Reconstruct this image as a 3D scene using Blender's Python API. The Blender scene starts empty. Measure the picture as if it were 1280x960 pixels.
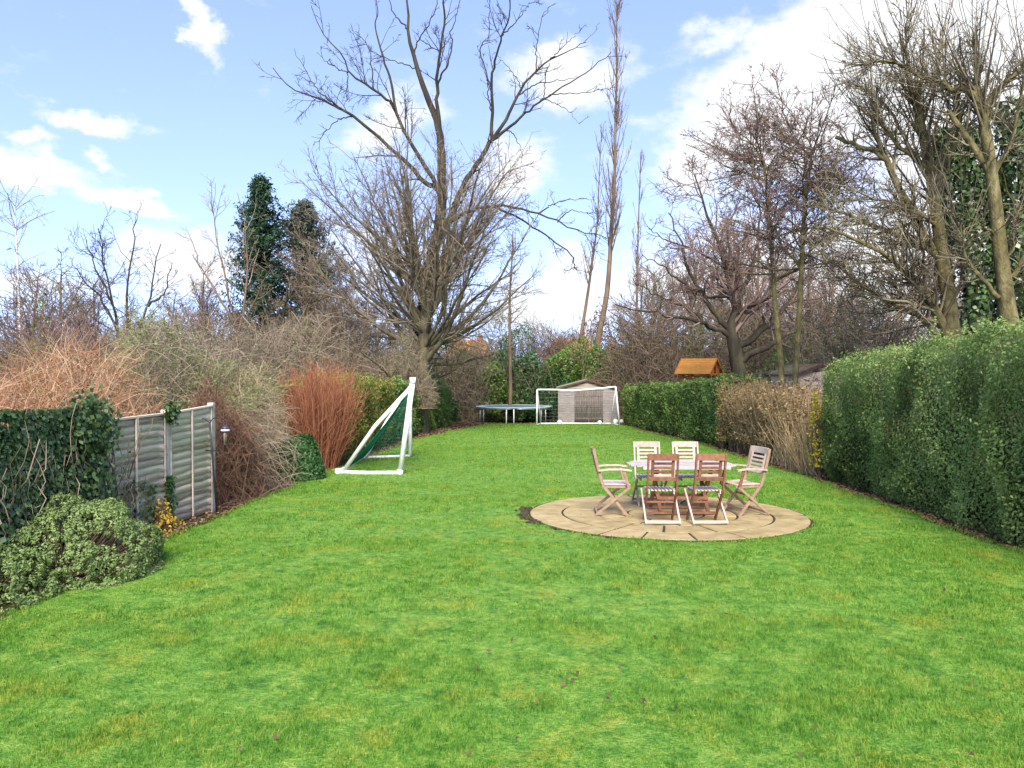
import bpy, bmesh, math, random
import numpy as np
from mathutils import Vector, Matrix

# ------------------------------------------------------------------ camera, sky, sun, exposure
SC = bpy.context.scene
COL = SC.collection
FOC, HOR, CAMZ, SLOPE = 960.0, 465.0, 2.0, 0.022      # photo pixels (1280x960), garden falls 2.2 % away from the house
cam = bpy.data.cameras.new('camera'); camo = bpy.data.objects.new('camera', cam); COL.objects.link(camo)
camo.location = (0, 0, CAMZ); camo.rotation_euler = (math.radians(90), 0, 0)
cam.sensor_width = 36; cam.lens = 36*FOC/1280; cam.shift_y = (HOR-480)/1280
cam.clip_start = .1; cam.clip_end = 3000
SC.camera = camo
SUN_EL, SUN_AZ = 42, 180            # degrees; azimuth clockwise from +Y: straight behind the camera
world = bpy.data.worlds.new('World'); SC.world = world; world.use_nodes = True

def build_sky():
    nt = world.node_tree; N = nt.nodes; L = nt.links
    N.clear()
    out = N.new('ShaderNodeOutputWorld'); bg = N.new('ShaderNodeBackground'); bg.inputs['Strength'].default_value = SKY_STRENGTH
    sky = N.new('ShaderNodeTexSky'); sky.sky_type = 'NISHITA'; sky.sun_disc = False
    sky.sun_elevation = math.radians(SUN_EL); sky.sun_rotation = math.radians(SUN_AZ)
    sky.air_density = 1.0; sky.dust_density = .3; sky.ozone_density = 1.6; sky.altitude = 50
    tc = N.new('ShaderNodeTexCoord')
    lift = N.new('ShaderNodeVectorMath'); lift.inputs[1].default_value = (0, 0, .22); L.new(tc.outputs['Generated'], lift.inputs[0])      # hazier, more even blue towards the horizon
    nrm = N.new('ShaderNodeVectorMath'); nrm.operation = 'NORMALIZE'; L.new(lift.outputs[0], nrm.inputs[0]); L.new(nrm.outputs[0], sky.inputs['Vector'])
    sep = N.new('ShaderNodeSeparateXYZ'); L.new(tc.outputs['Generated'], sep.inputs[0])
    def M(op, a, b=None, c=None):
        m = N.new('ShaderNodeMath'); m.operation = op
        for i, v in enumerate((a, b, c)):
            if v is None: continue
            if isinstance(v, (int, float)): m.inputs[i].default_value = v
            else: L.new(v, m.inputs[i])
        return m.outputs[0]
    az = M('ARCTAN2', sep.outputs[0], sep.outputs[1]); el = M('ARCSINE', sep.outputs[2])
    cb = N.new('ShaderNodeCombineXYZ'); L.new(az, cb.inputs[0]); L.new(el, cb.inputs[1])
    def noise(scale, detail, rough, vec, sx=1, sy=1, sz=1):
        mp = N.new('ShaderNodeMapping'); mp.inputs['Scale'].default_value = (sx, sy, sz); L.new(vec, mp.inputs[0])
        n = N.new('ShaderNodeTexNoise'); n.inputs['Scale'].default_value = scale; n.inputs['Detail'].default_value = detail
        n.inputs['Roughness'].default_value = rough; L.new(mp.outputs[0], n.inputs['Vector']); return n
    dis = noise(5, 7, .62, tc.outputs['Generated'], 1, 1, 1.5)
    sub = N.new('ShaderNodeVectorMath'); sub.operation = 'SUBTRACT'; L.new(dis.outputs['Color'], sub.inputs[0]); sub.inputs[1].default_value = (.5, .5, .5)
    sca = N.new('ShaderNodeVectorMath'); sca.operation = 'SCALE'; L.new(sub.outputs[0], sca.inputs[0]); sca.inputs['Scale'].default_value = .20
    add = N.new('ShaderNodeVectorMath'); L.new(cb.outputs[0], add.inputs[0]); L.new(sca.outputs[0], add.inputs[1])
    V = add.outputs[0]
    # banks of cloud: (photo x, y, half width, half height, tilt deg, weight)
    banks = [(1130, 40, 330, 115, -24, 1.6), (950, 150, 170, 62, -30, 1.3), (1250, 120, 190, 160, 0, 1.5), (900, 25, 90, 28, -10, .55), (1180, 330, 330, 130, -10, 1.0),
             (35, 215, 85, 28, -6, .95), (112, 138, 70, 20, 8, .9), (150, 250, 80, 20, 4, .9), (248, 42, 58, 17, 40, .85), (35, 165, 32, 17, 0, .75), (122, 190, 22, 12, 0, .6), (30, 98, 34, 14, 0, .45),
             (225, 320, 95, 45, 0, 1.0), (715, 100, 95, 55, -18, .85), (650, 225, 70, 45, -20, .8), (470, 170, 80, 50, -20, .8), (700, 365, 130, 50, -10, .9), (480, 330, 100, 40, 0, .6),
             (900, 330, 200, 80, -10, .9), (40, 345, 90, 25, 0, .5)]
    tot = None
    for (x, y, w, h, t, k) in banks:
        a0 = math.atan2(x-640, FOC); e0 = math.asin((HOR-y)/math.sqrt((x-640)**2+FOC**2+(HOR-y)**2))
        mp = N.new('ShaderNodeMapping'); mp.vector_type = 'TEXTURE'
        mp.inputs['Location'].default_value = (a0, e0, 0); mp.inputs['Rotation'].default_value = (0, 0, math.radians(-t))
        mp.inputs['Scale'].default_value = (w/1060, h/1060, 1); L.new(V, mp.inputs[0])
        ln = N.new('ShaderNodeVectorMath'); ln.operation = 'LENGTH'; L.new(mp.outputs[0], ln.inputs[0])
        b = M('MULTIPLY', M('SUBTRACT', 1.25, ln.outputs['Value']), k)
        tot = b if tot is None else M('MAXIMUM', tot, b)
    tot = M('MAXIMUM', tot, 0.0)
    def fade(v, lo, hi):
        r = N.new('ShaderNodeMapRange'); r.interpolation_type = 'SMOOTHSTEP'; L.new(v, r.inputs['Value'])
        r.inputs['From Min'].default_value = lo; r.inputs['From Max'].default_value = hi; r.inputs['To Min'].default_value = 1; r.inputs['To Max'].default_value = 0; return r.outputs[0]
    FRONT = M('MULTIPLY', fade(M('ABSOLUTE', az), .6, 1.2), fade(el, .48, .95))
    fld = noise(3.2, 9, .6, tc.outputs['Generated'], 1, 1, 2.2)
    gen = M('MULTIPLY', M('SUBTRACT', fld.outputs['Fac'], .52), 2.4)        # scattered cloud over the unseen sky, thickened to whiten and brighten ambient light
    wisp = noise(15, 8, .65, tc.outputs['Generated'], 1, 1, 2)
    # the view itself keeps the photographed banks; the scattered field takes over outside it
    f = M('ADD', M('MAXIMUM', tot, M('SUBTRACT', gen, M('MULTIPLY', FRONT, .55))), M('MULTIPLY', M('SUBTRACT', wisp.outputs['Fac'], .5), 1.5))
    mr = N.new('ShaderNodeMapRange'); mr.interpolation_type = 'SMOOTHSTEP'; L.new(f, mr.inputs['Value'])
    mr.inputs['From Min'].default_value = .08; mr.inputs['From Max'].default_value = .86; mr.inputs['To Max'].default_value = .96
    shade = noise(7, 6, .55, V)
    cr = N.new('ShaderNodeMix'); cr.data_type = 'RGBA'; L.new(shade.outputs['Fac'], cr.inputs['Factor'])
    cr.inputs['A'].default_value = (CLOUD*.86, CLOUD*.89, CLOUD*.95, 1); cr.inputs['B'].default_value = (CLOUD*1.1, CLOUD*1.09, CLOUD*1.08, 1)
    # the blue itself: the sky texture with a little milkiness from thin high cloud
    tint = N.new('ShaderNodeMix'); tint.data_type = 'RGBA'; tint.blend_type = 'MULTIPLY'; tint.inputs['Factor'].default_value = 1
    L.new(sky.outputs[0], tint.inputs['A']); tint.inputs['B'].default_value = SKY_TINT
    mix = N.new('ShaderNodeMix'); mix.data_type = 'RGBA'
    L.new(mr.outputs[0], mix.inputs['Factor']); L.new(tint.outputs['Result'], mix.inputs['A']); L.new(cr.outputs['Result'], mix.inputs['B'])
    L.new(mix.outputs['Result'], bg.inputs['Color']); L.new(bg.outputs[0], out.inputs['Surface'])
SKY_STRENGTH, CLOUD, SKY_TINT = .15, 1.8, (.72, .62, .635, 1)
build_sky()
world.cycles.sampling_method = 'MANUAL'; world.cycles.sample_map_resolution = 512
sun = bpy.data.lights.new('sun', 'SUN'); sun.energy = 2.0; sun.angle = math.radians(25); sun.color = (1, .92, .80)
suno = bpy.data.objects.new('sun', sun); COL.objects.link(suno)
_e, _a = math.radians(SUN_EL), math.radians(SUN_AZ)
suno.rotation_euler = Vector((math.sin(_a)*math.cos(_e), math.cos(_a)*math.cos(_e), math.sin(_e))).to_track_quat('Z', 'Y').to_euler()
SC.view_settings.view_transform = 'Standard'; SC.view_settings.look = 'None'; SC.view_settings.gamma = 1
SC.view_settings.exposure = 2.15; SC.view_settings.use_curve_mapping = False
SC.cycles.max_bounces = 6; SC.cycles.diffuse_bounces = 3; SC.cycles.transmission_bounces = 3; SC.cycles.transparent_max_bounces = 6

# ------------------------------------------------------------------ helpers
R = math.radians
def gz(y): return -SLOPE*min(y, 62.0)
def P(px, py, d): return np.array([(px-640)/FOC*d, d, CAMZ-(py-HOR)/FOC*d])
def tag(o, label=None, cat=None, group=None, kind=None):
    if label: o['label'] = label
    if cat: o['category'] = cat
    if group: o['group'] = group
    if kind: o['kind'] = kind
    return o
def thing(name, label, cat, loc=(0, 0, 0), rot=(0, 0, 0), group=None):
    o = bpy.data.objects.new(name, None); COL.objects.link(o); o.location = loc; o.rotation_euler = rot
    o.empty_display_size = .2
    return tag(o, label, cat, group)
def link(name, me, parent=None, at=None, mat=None):
    o = bpy.data.objects.new(name, me); COL.objects.link(o)
    if mat is not None and not me.materials: me.materials.append(mat)
    if parent is not None: o.parent = parent
    if at is not None: o.location = at
    return o
def world_part(name, me, parent, mat):      # mesh given in world coordinates under an unrotated Empty
    return link(name, me, parent, tuple(-v for v in parent.location), mat)
def copy_tree(o, parent=None):
    c = o.copy(); COL.objects.link(c); c.parent = parent
    for ch in [q for q in o.children]: copy_tree(ch, c)
    return c

def npmesh(name, V, Q=None, T=None, rnd=None, smooth=False):
    me = bpy.data.meshes.new(name)
    V = np.asarray(V, np.float32).reshape(-1, 3)
    loops, starts, n0 = [], [], 0
    for F, k in ((Q, 4), (T, 3)):
        if F is None or len(F) == 0: continue
        F = np.asarray(F, np.int32).reshape(-1, k)
        loops.append(F.ravel()); starts.append(n0+np.arange(len(F), dtype=np.int32)*k); n0 += F.size
    loops = np.concatenate(loops); starts = np.concatenate(starts)
    me.vertices.add(len(V)); me.vertices.foreach_set('co', V.ravel())
    me.loops.add(len(loops)); me.loops.foreach_set('vertex_index', loops)
    me.polygons.add(len(starts)); me.polygons.foreach_set('loop_start', starts)
    if rnd is not None:
        a = me.attributes.new('rnd', 'FLOAT', 'POINT'); a.data.foreach_set('value', np.asarray(rnd, np.float32))
    if smooth: me.polygons.foreach_set('use_smooth', np.ones(len(starts), bool))
    me.update(calc_edges=True); me.validate()
    return me

class Noise:
    def __init__(s, seed, freq, n=20):
        r = np.random.default_rng(seed); k = r.normal(size=(n, 3)); k /= np.linalg.norm(k, axis=1)[:, None]
        s.k = k*freq*r.uniform(.5, 1.8, (n, 1)); s.p = r.uniform(0, 6.283, n); s.c = 1/math.sqrt(n/2)
    def __call__(s, X): return np.sin(np.asarray(X) @ s.k.T + s.p).sum(-1)*s.c      # about unit variance

def unit(v): return v/np.maximum(np.linalg.norm(v, axis=-1, keepdims=True), 1e-9)

def tubes(groups, name, rng, smooth=True):
    Vs, Qs, Rs, base = [], [], [], 0
    for (Pt, Rd, S) in groups:
        if len(Pt) == 0: continue
        N, K, _ = Pt.shape
        T = unit(np.gradient(Pt, axis=1)); ax = Pt[:, -1]-Pt[:, 0]
        ref = np.eye(3)[np.argmin(np.abs(ax), axis=1)][:, None, :]
        U = unit(np.cross(T, ref)); W = np.cross(T, U)
        a = np.arange(S)*2*np.pi/S
        ring = Pt[:, :, None]+Rd[:, :, None, None]*(np.cos(a)[None, None, :, None]*U[:, :, None]+np.sin(a)[None, None, :, None]*W[:, :, None])
        i = np.arange(N*K*S).reshape(N, K, S)+base; j = np.roll(i, -1, axis=2)
        Qs.append(np.stack([i[:, :-1], i[:, 1:], j[:, 1:], j[:, :-1]], -1).reshape(-1, 4))   # wound outwards
        Vs.append(ring.reshape(-1, 3)); base += N*K*S
        Rs.append(np.repeat(rng.uniform(0, 1, N), K*S))
    return npmesh(name, np.concatenate(Vs), Q=np.concatenate(Qs), rnd=np.concatenate(Rs), smooth=smooth)

def polys(start, d, L, K, wob, up, rng, bend=None):
    step = (L/(K-1))[:, None]; pts = [start]; d = unit(d)
    for i in range(K-1):
        d = d+rng.normal(0, wob, d.shape); d[:, 2] += up
        if bend is not None: d = d+bend
        d = unit(d); pts.append(pts[-1]+d*step)
    return np.stack(pts, 1)

def plen(Pt): return np.linalg.norm(np.diff(Pt, axis=1), axis=2).sum(1)

def spawn(Pt, Rd, dens, t0, t1, ang, lenr, K, rng, wob=.12, up=.03, rr=.6, rmin=.004, tip=.35, lmin=.15, lmax=99, n=None, absl=None):
    N, K0, _ = Pt.shape; pl = plen(Pt)
    cnt = rng.poisson(dens*pl) if n is None else np.full(N, n)
    idx = np.repeat(np.arange(N), cnt); M = len(idx)
    t = rng.uniform(t0, t1, M); f = np.minimum(t*(K0-1), K0-1.001); i = f.astype(int); fr = (f-i)[:, None]
    A, B = Pt[idx, i], Pt[idx, i+1]; pos = A*(1-fr)+B*fr; tan = unit(B-A); rad = Rd[idx, i]*(1-fr[:, 0])+Rd[idx, i+1]*fr[:, 0]
    v = rng.normal(size=(M, 3)); v -= (v*tan).sum(1, keepdims=True)*tan; v = unit(v)
    a = R(ang)*(1+.25*rng.normal(size=M))[:, None]
    d = np.cos(a)*tan+np.sin(a)*v
    L = (pl[idx]*lenr*(1.15-.65*t) if absl is None else absl*np.ones(M))*rng.uniform(.55, 1.25, M)
    L = np.clip(L, lmin, lmax)
    Q = polys(pos, d, L, K, wob, up, rng)
    r0 = np.maximum(rad*rr*rng.uniform(.7, 1, M), rmin)
    r = np.maximum(r0[:, None]*np.linspace(1, tip, K)[None], rmin*.6)
    return Q, r

def cat(*g):        # join same-K groups
    return np.concatenate([x[0] for x in g]), np.concatenate([x[1] for x in g])

def resample(pts, K):
    pts = np.asarray(pts, float); n = len(pts)
    p = np.vstack([2*pts[0]-pts[1], pts, 2*pts[-1]-pts[-2]]); out = []
    for t in np.linspace(0, n-1, K):
        i = min(int(t), n-2); f = t-i; a, b, c, d = p[i], p[i+1], p[i+2], p[i+3]
        out.append(.5*(2*b+(c-a)*f+(2*a-5*b+4*c-d)*f*f+(3*b-a-3*c+d)*f**3))
    return np.array(out)

def trace(limbs, d0, rng, K=14, dev=.55, wig=.0, rs=.68):
    """limbs: (list of photo points, start radius px, end radius px). Each limb leaves the nearest earlier one and runs off to its own depth."""
    done, outP, outR = [], [], []
    for (pts, r0, r1) in limbs:
        px = resample(np.array(pts, float), K)
        if done:
            D = np.concatenate(done); j = np.argmin(((D[:, :2]-px[0])**2).sum(1)); ds = D[j, 2]
            if ((D[j, :2]-px[0])**2).sum() < 200: px = px+(D[j, :2]-px[0])*np.linspace(1, 0, K)[:, None]**3
        else: ds = d0
        ext = np.linalg.norm(px[-1]-px[0])/FOC*d0
        de = rng.uniform(-1, 1)*dev*ext if done else 0
        d = ds+de*np.linspace(0, 1, K)**1.2
        done.append(np.column_stack([px, d]))
        W = np.array([P(a, b, c) for (a, b), c in zip(px, d)])
        if wig: W[1:] += rng.normal(0, wig, (K-1, 3))
        outP.append(W); outR.append((r1+(r0-r1)*(1-np.linspace(0, 1, K))**1.25)*rs/FOC*d)
    return np.array(outP), np.array(outR)

def leaves(pos, nrm, size, name, rng, aspect=.5, rnd=None, curl=.25):
    n = len(pos); nrm = unit(nrm)
    a = rng.normal(size=(n, 3)); a -= (a*nrm).sum(1, keepdims=True)*nrm; a = unit(a); b = np.cross(nrm, a)
    s = (size*np.ones(n)*rng.uniform(.7, 1.3, n))[:, None]
    V = np.stack([pos-a*s*.5, pos+b*s*aspect*.5+nrm*s*curl*.4, pos+a*s*.5, pos-b*s*aspect*.5+nrm*s*curl*.4], 1)
    if rnd is None: rnd = rng.uniform(0, 1, n)
    return npmesh(name, V, Q=np.arange(4*n).reshape(n, 4), rnd=np.repeat(rnd, 4))

# ------------------------------------------------------------------ materials
MATS = {}
def _mat(name):
    m = bpy.data.materials.new(name); m.use_nodes = True; MATS[name] = m
    nt = m.node_tree; b = nt.nodes['Principled BSDF']; return m, nt, nt.nodes, nt.links, b
def ramp(N, L, fac, cols):
    r = N.new('ShaderNodeValToRGB'); e = r.color_ramp.elements
    for i, c in enumerate(cols):
        p = i/(len(cols)-1)
        if i == 0: el = e[0]
        elif i == len(cols)-1: el = e[-1]
        else: el = e.new(p)
        el.position = p; el.color = (*c, 1)
    L.new(fac, r.inputs[0]); return r.outputs[0]
def pos_noise(N, L, scale, detail=3, stretch=(1, 1, 1), coord='Object'):
    if coord == 'World':
        src = N.new('ShaderNodeNewGeometry').outputs['Position']
    else:
        src = N.new('ShaderNodeTexCoord').outputs['Object']
    mp = N.new('ShaderNodeMapping'); mp.inputs['Scale'].default_value = stretch; L.new(src, mp.inputs[0])
    n = N.new('ShaderNodeTexNoise'); n.inputs['Scale'].default_value = scale; n.inputs['Detail'].default_value = detail; n.inputs['Roughness'].default_value = .6
    L.new(mp.outputs[0], n.inputs['Vector']); return n.outputs['Fac']
def leaf_mat(name, cols, rough=.5, trans=.35, patch=None, spec=.3):
    m, nt, N, L, b = _mat(name)
    at = N.new('ShaderNodeAttribute'); at.attribute_name = 'rnd'
    c = ramp(N, L, at.outputs['Fac'], cols)
    if patch:       # (scale, colour, threshold): patches of another leaf colour
        f = pos_noise(N, L, patch[0], 3, coord='World'); mr = N.new('ShaderNodeMapRange'); L.new(f, mr.inputs[0])
        mr.inputs[1].default_value = patch[2]; mr.inputs[2].default_value = patch[2]+.14; mr.inputs[4].default_value = patch[3] if len(patch) > 3 else .7
        mx = N.new('ShaderNodeMix'); mx.data_type = 'RGBA'; L.new(mr.outputs[0], mx.inputs['Factor']); L.new(c, mx.inputs['A']); mx.inputs['B'].default_value = (*patch[1], 1); c = mx.outputs['Result']
    L.new(c, b.inputs['Base Color']); b.inputs['Roughness'].default_value = rough; b.inputs['Specular IOR Level'].default_value = spec
    if trans:
        t = N.new('ShaderNodeBsdfTranslucent'); L.new(c, t.inputs[0]); ms = N.new('ShaderNodeMixShader'); ms.inputs[0].default_value = trans
        L.new(b.outputs[0], ms.inputs[1]); L.new(t.outputs[0], ms.inputs[2]); L.new(ms.outputs[0], N['Material Output'].inputs['Surface'])
    return m
def bark_mat(name, cols, scale=6, stretch=(1, 1, .25), rough=.9, bump=.6, per='noise'):
    m, nt, N, L, b = _mat(name)
    f = pos_noise(N, L, scale, 5, stretch)
    if per == 'rnd':
        at = N.new('ShaderNodeAttribute'); at.attribute_name = 'rnd'; f = at.outputs['Fac']
        c = ramp(N, L, f, cols)
    else:
        mr = N.new('ShaderNodeMapRange'); L.new(f, mr.inputs[0]); mr.inputs[1].default_value = .28; mr.inputs[2].default_value = .72
        c = ramp(N, L, mr.outputs[0], cols)
        bp = N.new('ShaderNodeBump'); bp.inputs['Strength'].default_value = bump; bp.inputs['Distance'].default_value = .03
        L.new(pos_noise(N, L, scale*4, 4, stretch), bp.inputs['Height']); L.new(bp.outputs[0], b.inputs['Normal'])
    L.new(c, b.inputs['Base Color']); b.inputs['Roughness'].default_value = rough; b.inputs['Specular IOR Level'].default_value = .15
    return m
def wood_mat(name, cols, scale=9, stretch=(1, 1, 1), rough=.75, bump=.25, rand=.25):
    m, nt, N, L, b = _mat(name)
    f = pos_noise(N, L, scale, 5, stretch); oi = N.new('ShaderNodeObjectInfo')
    mm = N.new('ShaderNodeMath'); mm.operation = 'MULTIPLY_ADD'; L.new(oi.outputs['Random'], mm.inputs[0]); mm.inputs[1].default_value = rand; L.new(f, mm.inputs[2])
    mr = N.new('ShaderNodeMapRange'); L.new(mm.outputs[0], mr.inputs[0]); mr.inputs[1].default_value = .3; mr.inputs[2].default_value = .72+rand
    c = ramp(N, L, mr.outputs[0], cols); L.new(c, b.inputs['Base Color']); b.inputs['Roughness'].default_value = rough; b.inputs['Specular IOR Level'].default_value = .3
    bp = N.new('ShaderNodeBump'); bp.inputs['Strength'].default_value = bump; bp.inputs['Distance'].default_value = .01
    L.new(pos_noise(N, L, scale*5, 3, stretch), bp.inputs['Height']); L.new(bp.outputs[0], b.inputs['Normal'])
    return m
def plain_mat(name, cols, scale=4, rough=.5, spec=.4, metal=0, bump=0):
    m, nt, N, L, b = _mat(name)
    f = pos_noise(N, L, scale, 5); mr = N.new('ShaderNodeMapRange'); L.new(f, mr.inputs[0]); mr.inputs[1].default_value = .3; mr.inputs[2].default_value = .7
    L.new(ramp(N, L, mr.outputs[0], cols), b.inputs['Base Color']); b.inputs['Roughness'].default_value = rough; b.inputs['Specular IOR Level'].default_value = spec; b.inputs['Metallic'].default_value = metal
    if bump:
        bp = N.new('ShaderNodeBump'); bp.inputs['Strength'].default_value = bump; bp.inputs['Distance'].default_value = .01
        L.new(pos_noise(N, L, scale*8, 4), bp.inputs['Height']); L.new(bp.outputs[0], b.inputs['Normal'])
    return m

# solid pieces: bevelled bars
def bar_mesh(p0, p1, w, h, up=(0, 0, 1), bev=.004, taper=1.0, name='bar'):
    p0, p1 = Vector(p0), Vector(p1); ax = (p1-p0); l = ax.length; ax.normalize()
    u = Vector(up); s = ax.cross(u)
    if s.length < 1e-4: s = ax.cross(Vector((1, 0, 0)))
    s.normalize(); u = s.cross(ax).normalized()
    bm = bmesh.new(); vs = []
    for e, k in ((p0, 1), (p1, taper)):
        for a, b in ((-1, -1), (1, -1), (1, 1), (-1, 1)): vs.append(bm.verts.new(e+s*(a*w/2*k)+u*(b*h/2*k)))
    for f in ((3, 2, 1, 0), (4, 5, 6, 7), (0, 1, 5, 4), (1, 2, 6, 5), (2, 3, 7, 6), (3, 0, 4, 7)): bm.faces.new([vs[i] for i in f])
    bmesh.ops.recalc_face_normals(bm, faces=bm.faces)
    if bev: bmesh.ops.bevel(bm, geom=bm.edges[:], offset=bev, segments=1, affect='EDGES')
    me = bpy.data.meshes.new(name); bm.to_mesh(me); bm.free(); return me
def bar(name, p0, p1, w, h, parent, mat, up=(0, 0, 1), bev=.004, taper=1.0):
    return link(name, bar_mesh(p0, p1, w, h, up, bev, taper, name), parent, None, mat)
def pipe_mesh(pts, r, S=10, name='pipe', taper=None):
    Pt = np.asarray(pts, float)[None]; K = Pt.shape[1]
    Rd = np.full((1, K), r) if taper is None else np.asarray(taper, float)[None]
    N, K, _ = Pt.shape; T = unit(np.gradient(Pt, axis=1)); ax = Pt[:, -1]-Pt[:, 0]
    ref = np.eye(3)[np.argmin(np.abs(ax), axis=1)][:, None, :]; U = unit(np.cross(T, ref)); W = np.cross(T, U)
    a = np.arange(S)*2*np.pi/S
    ring = (Pt[:, :, None]+Rd[:, :, None, None]*(np.cos(a)[None, None, :, None]*U[:, :, None]+np.sin(a)[None, None, :, None]*W[:, :, None]))[0]
    V = [tuple(v) for v in ring.reshape(-1, 3)]
    F = [[k*S+i, (k+1)*S+i, (k+1)*S+(i+1) % S, k*S+(i+1) % S] for k in range(K-1) for i in range(S)]
    F += [list(range(S)), list(range((K-1)*S, K*S))[::-1]]
    me = bpy.data.meshes.new(name); me.from_pydata(V, [], F)
    bm = bmesh.new(); bm.from_mesh(me); bmesh.ops.recalc_face_normals(bm, faces=bm.faces); bm.to_mesh(me); bm.free()
    me.polygons.foreach_set('use_smooth', np.array([len(p.vertices) == 4 for p in me.polygons])); return me
def pipe(name, pts, r, parent, mat, S=10, taper=None):
    return link(name, pipe_mesh(pts, r, S, name, taper), parent, None, mat)
def strip_mesh(pts, w, h, name='rail', bow=0):       # flat board following points; up = z
    Pt = [Vector(p) for p in pts]; bm = bmesh.new(); rows = []
    for i, p in enumerate(Pt):
        t = (Pt[min(i+1, len(Pt)-1)]-Pt[max(i-1, 0)]).normalized(); s = t.cross(Vector((0, 0, 1))).normalized(); u = s.cross(t)
        rows.append([bm.verts.new(p+s*a*w/2+u*b*h/2) for a, b in ((-1, -1), (1, -1), (1, 1), (-1, 1))])
    for a, b in zip(rows, rows[1:]):
        for i in range(4): bm.faces.new((a[i], a[(i+1) % 4], b[(i+1) % 4], b[i]))
    bm.faces.new(rows[0]); bm.faces.new(rows[-1][::-1]); bmesh.ops.recalc_face_normals(bm, faces=bm.faces)
    me = bpy.data.meshes.new(name); bm.to_mesh(me); bm.free(); return me
def prism_mesh(poly, z0, z1, name='slab', bev=.006):
    bm = bmesh.new(); lo = [bm.verts.new((x, y, z0)) for x, y in poly]; hi = [bm.verts.new((x, y, z1)) for x, y in poly]; n = len(poly)
    bm.faces.new(lo[::-1]); top = bm.faces.new(hi)
    for i in range(n): bm.faces.new((lo[i], lo[(i+1) % n], hi[(i+1) % n], hi[i]))
    bmesh.ops.recalc_face_normals(bm, faces=bm.faces)
    if bev: bmesh.ops.bevel(bm, geom=list(top.edges), offset=bev, segments=1, affect='EDGES')
    me = bpy.data.meshes.new(name); bm.to_mesh(me); bm.free(); return me

# ------------------------------------------------------------------ materials in use
def ground_mats():
    m, nt, N, L, b = _mat('soil_litter')
    f = pos_noise(N, L, .9, 6, coord='World'); g = pos_noise(N, L, 14, 5, coord='World')
    c1 = ramp(N, L, g, [(.025, .018, .011), (.06, .042, .024), (.13, .085, .045), (.075, .055, .03)])
    c2 = ramp(N, L, g, [(.02, .03, .010), (.05, .06, .02), (.08, .07, .03)])
    mx = N.new('ShaderNodeMix'); mx.data_type = 'RGBA'; L.new(f, mx.inputs['Factor']); L.new(c1, mx.inputs['A']); L.new(c2, mx.inputs['B'])
    L.new(mx.outputs['Result'], b.inputs['Base Color']); b.inputs['Roughness'].default_value = .95; b.inputs['Specular IOR Level'].default_value = .1
    bp = N.new('ShaderNodeBump'); bp.inputs['Strength'].default_value = .8; bp.inputs['Distance'].default_value = .03; L.new(g, bp.inputs['Height']); L.new(bp.outputs[0], b.inputs['Normal'])
    for name, blade in (('lawn_turf', False), ('grass_blade', True)):
        m, nt, N, L, b = _mat(name)
        n1 = pos_noise(N, L, 1.9, 4, coord='World'); n2 = pos_noise(N, L, 6.5, 5, coord='World'); n3 = pos_noise(N, L, 20, 4, coord='World')
        hf = N.new('ShaderNodeMath'); hf.operation = 'MULTIPLY_ADD'; L.new(n3, hf.inputs[0]); hf.inputs[1].default_value = .9; L.new(n2, hf.inputs[2])
        ht = N.new('ShaderNodeMapRange'); L.new(hf.outputs[0], ht.inputs[0]); ht.inputs[1].default_value = .66; ht.inputs[2].default_value = 1.22
        tuft = ramp(N, L, ht.outputs[0], [(.040, .130, .013), (.076, .200, .020), (.122, .265, .031), (.180, .320, .045), (.26, .37, .065)])
        moss = ramp(N, L, n3, [(.16, .24, .020), (.30, .30, .028), (.42, .34, .05)])
        ad = N.new('ShaderNodeMath'); ad.operation = 'MULTIPLY_ADD'; L.new(n3, ad.inputs[0]); ad.inputs[1].default_value = .45; L.new(n1, ad.inputs[2])
        mr = N.new('ShaderNodeMapRange'); L.new(ad.outputs[0], mr.inputs[0]); mr.inputs[1].default_value = .75; mr.inputs[2].default_value = 1.0; mr.inputs[4].default_value = .65
        mx = N.new('ShaderNodeMix'); mx.data_type = 'RGBA'; L.new(mr.outputs[0], mx.inputs['Factor']); L.new(tuft, mx.inputs['A']); L.new(moss, mx.inputs['B']); c = mx.outputs['Result']
        b.inputs['Roughness'].default_value = .6; b.inputs['Specular IOR Level'].default_value = .25
        if blade:
            at = N.new('ShaderNodeAttribute'); at.attribute_name = 'rnd'
            k = ramp(N, L, at.outputs['Fac'], [(.55, .68, .5), (.9, .98, .85), (1.15, 1.1, 1), (1.65, 1.3, 1.6)])
            mu = N.new('ShaderNodeMix'); mu.data_type = 'RGBA'; mu.blend_type = 'MULTIPLY'; mu.inputs['Factor'].default_value = 1; L.new(c, mu.inputs['A']); L.new(k, mu.inputs['B']); c = mu.outputs['Result']
            L.new(c, b.inputs['Base Color'])
            t = N.new('ShaderNodeBsdfTranslucent'); L.new(c, t.inputs[0]); ms = N.new('ShaderNodeMixShader'); ms.inputs[0].default_value = .4
            L.new(b.outputs[0], ms.inputs[1]); L.new(t.outputs[0], ms.inputs[2]); L.new(ms.outputs[0], N['Material Output'].inputs['Surface'])
        else:
            L.new(c, b.inputs['Base Color'])
            bp = N.new('ShaderNodeBump'); bp.inputs['Strength'].default_value = 1; bp.inputs['Distance'].default_value = .04
            L.new(pos_noise(N, L, 40, 4, coord='World'), bp.inputs['Height']); L.new(bp.outputs[0], b.inputs['Normal'])
ground_mats()
m_stone = wood_mat('sandstone', [(.15, .115, .052), (.27, .205, .098), (.345, .27, .135), (.40, .325, .185)], 4.5, (1, 1, 1), .88, .5, .22)
m_bed = plain_mat('patio_bed', [(.03, .024, .016), (.07, .055, .035)], 20, .95, .1, bump=.6)
m_brown = wood_mat('teak_brown', [(.11, .045, .025), (.19, .085, .047), (.28, .14, .085)], 14, (1, 1, 1))
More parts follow.
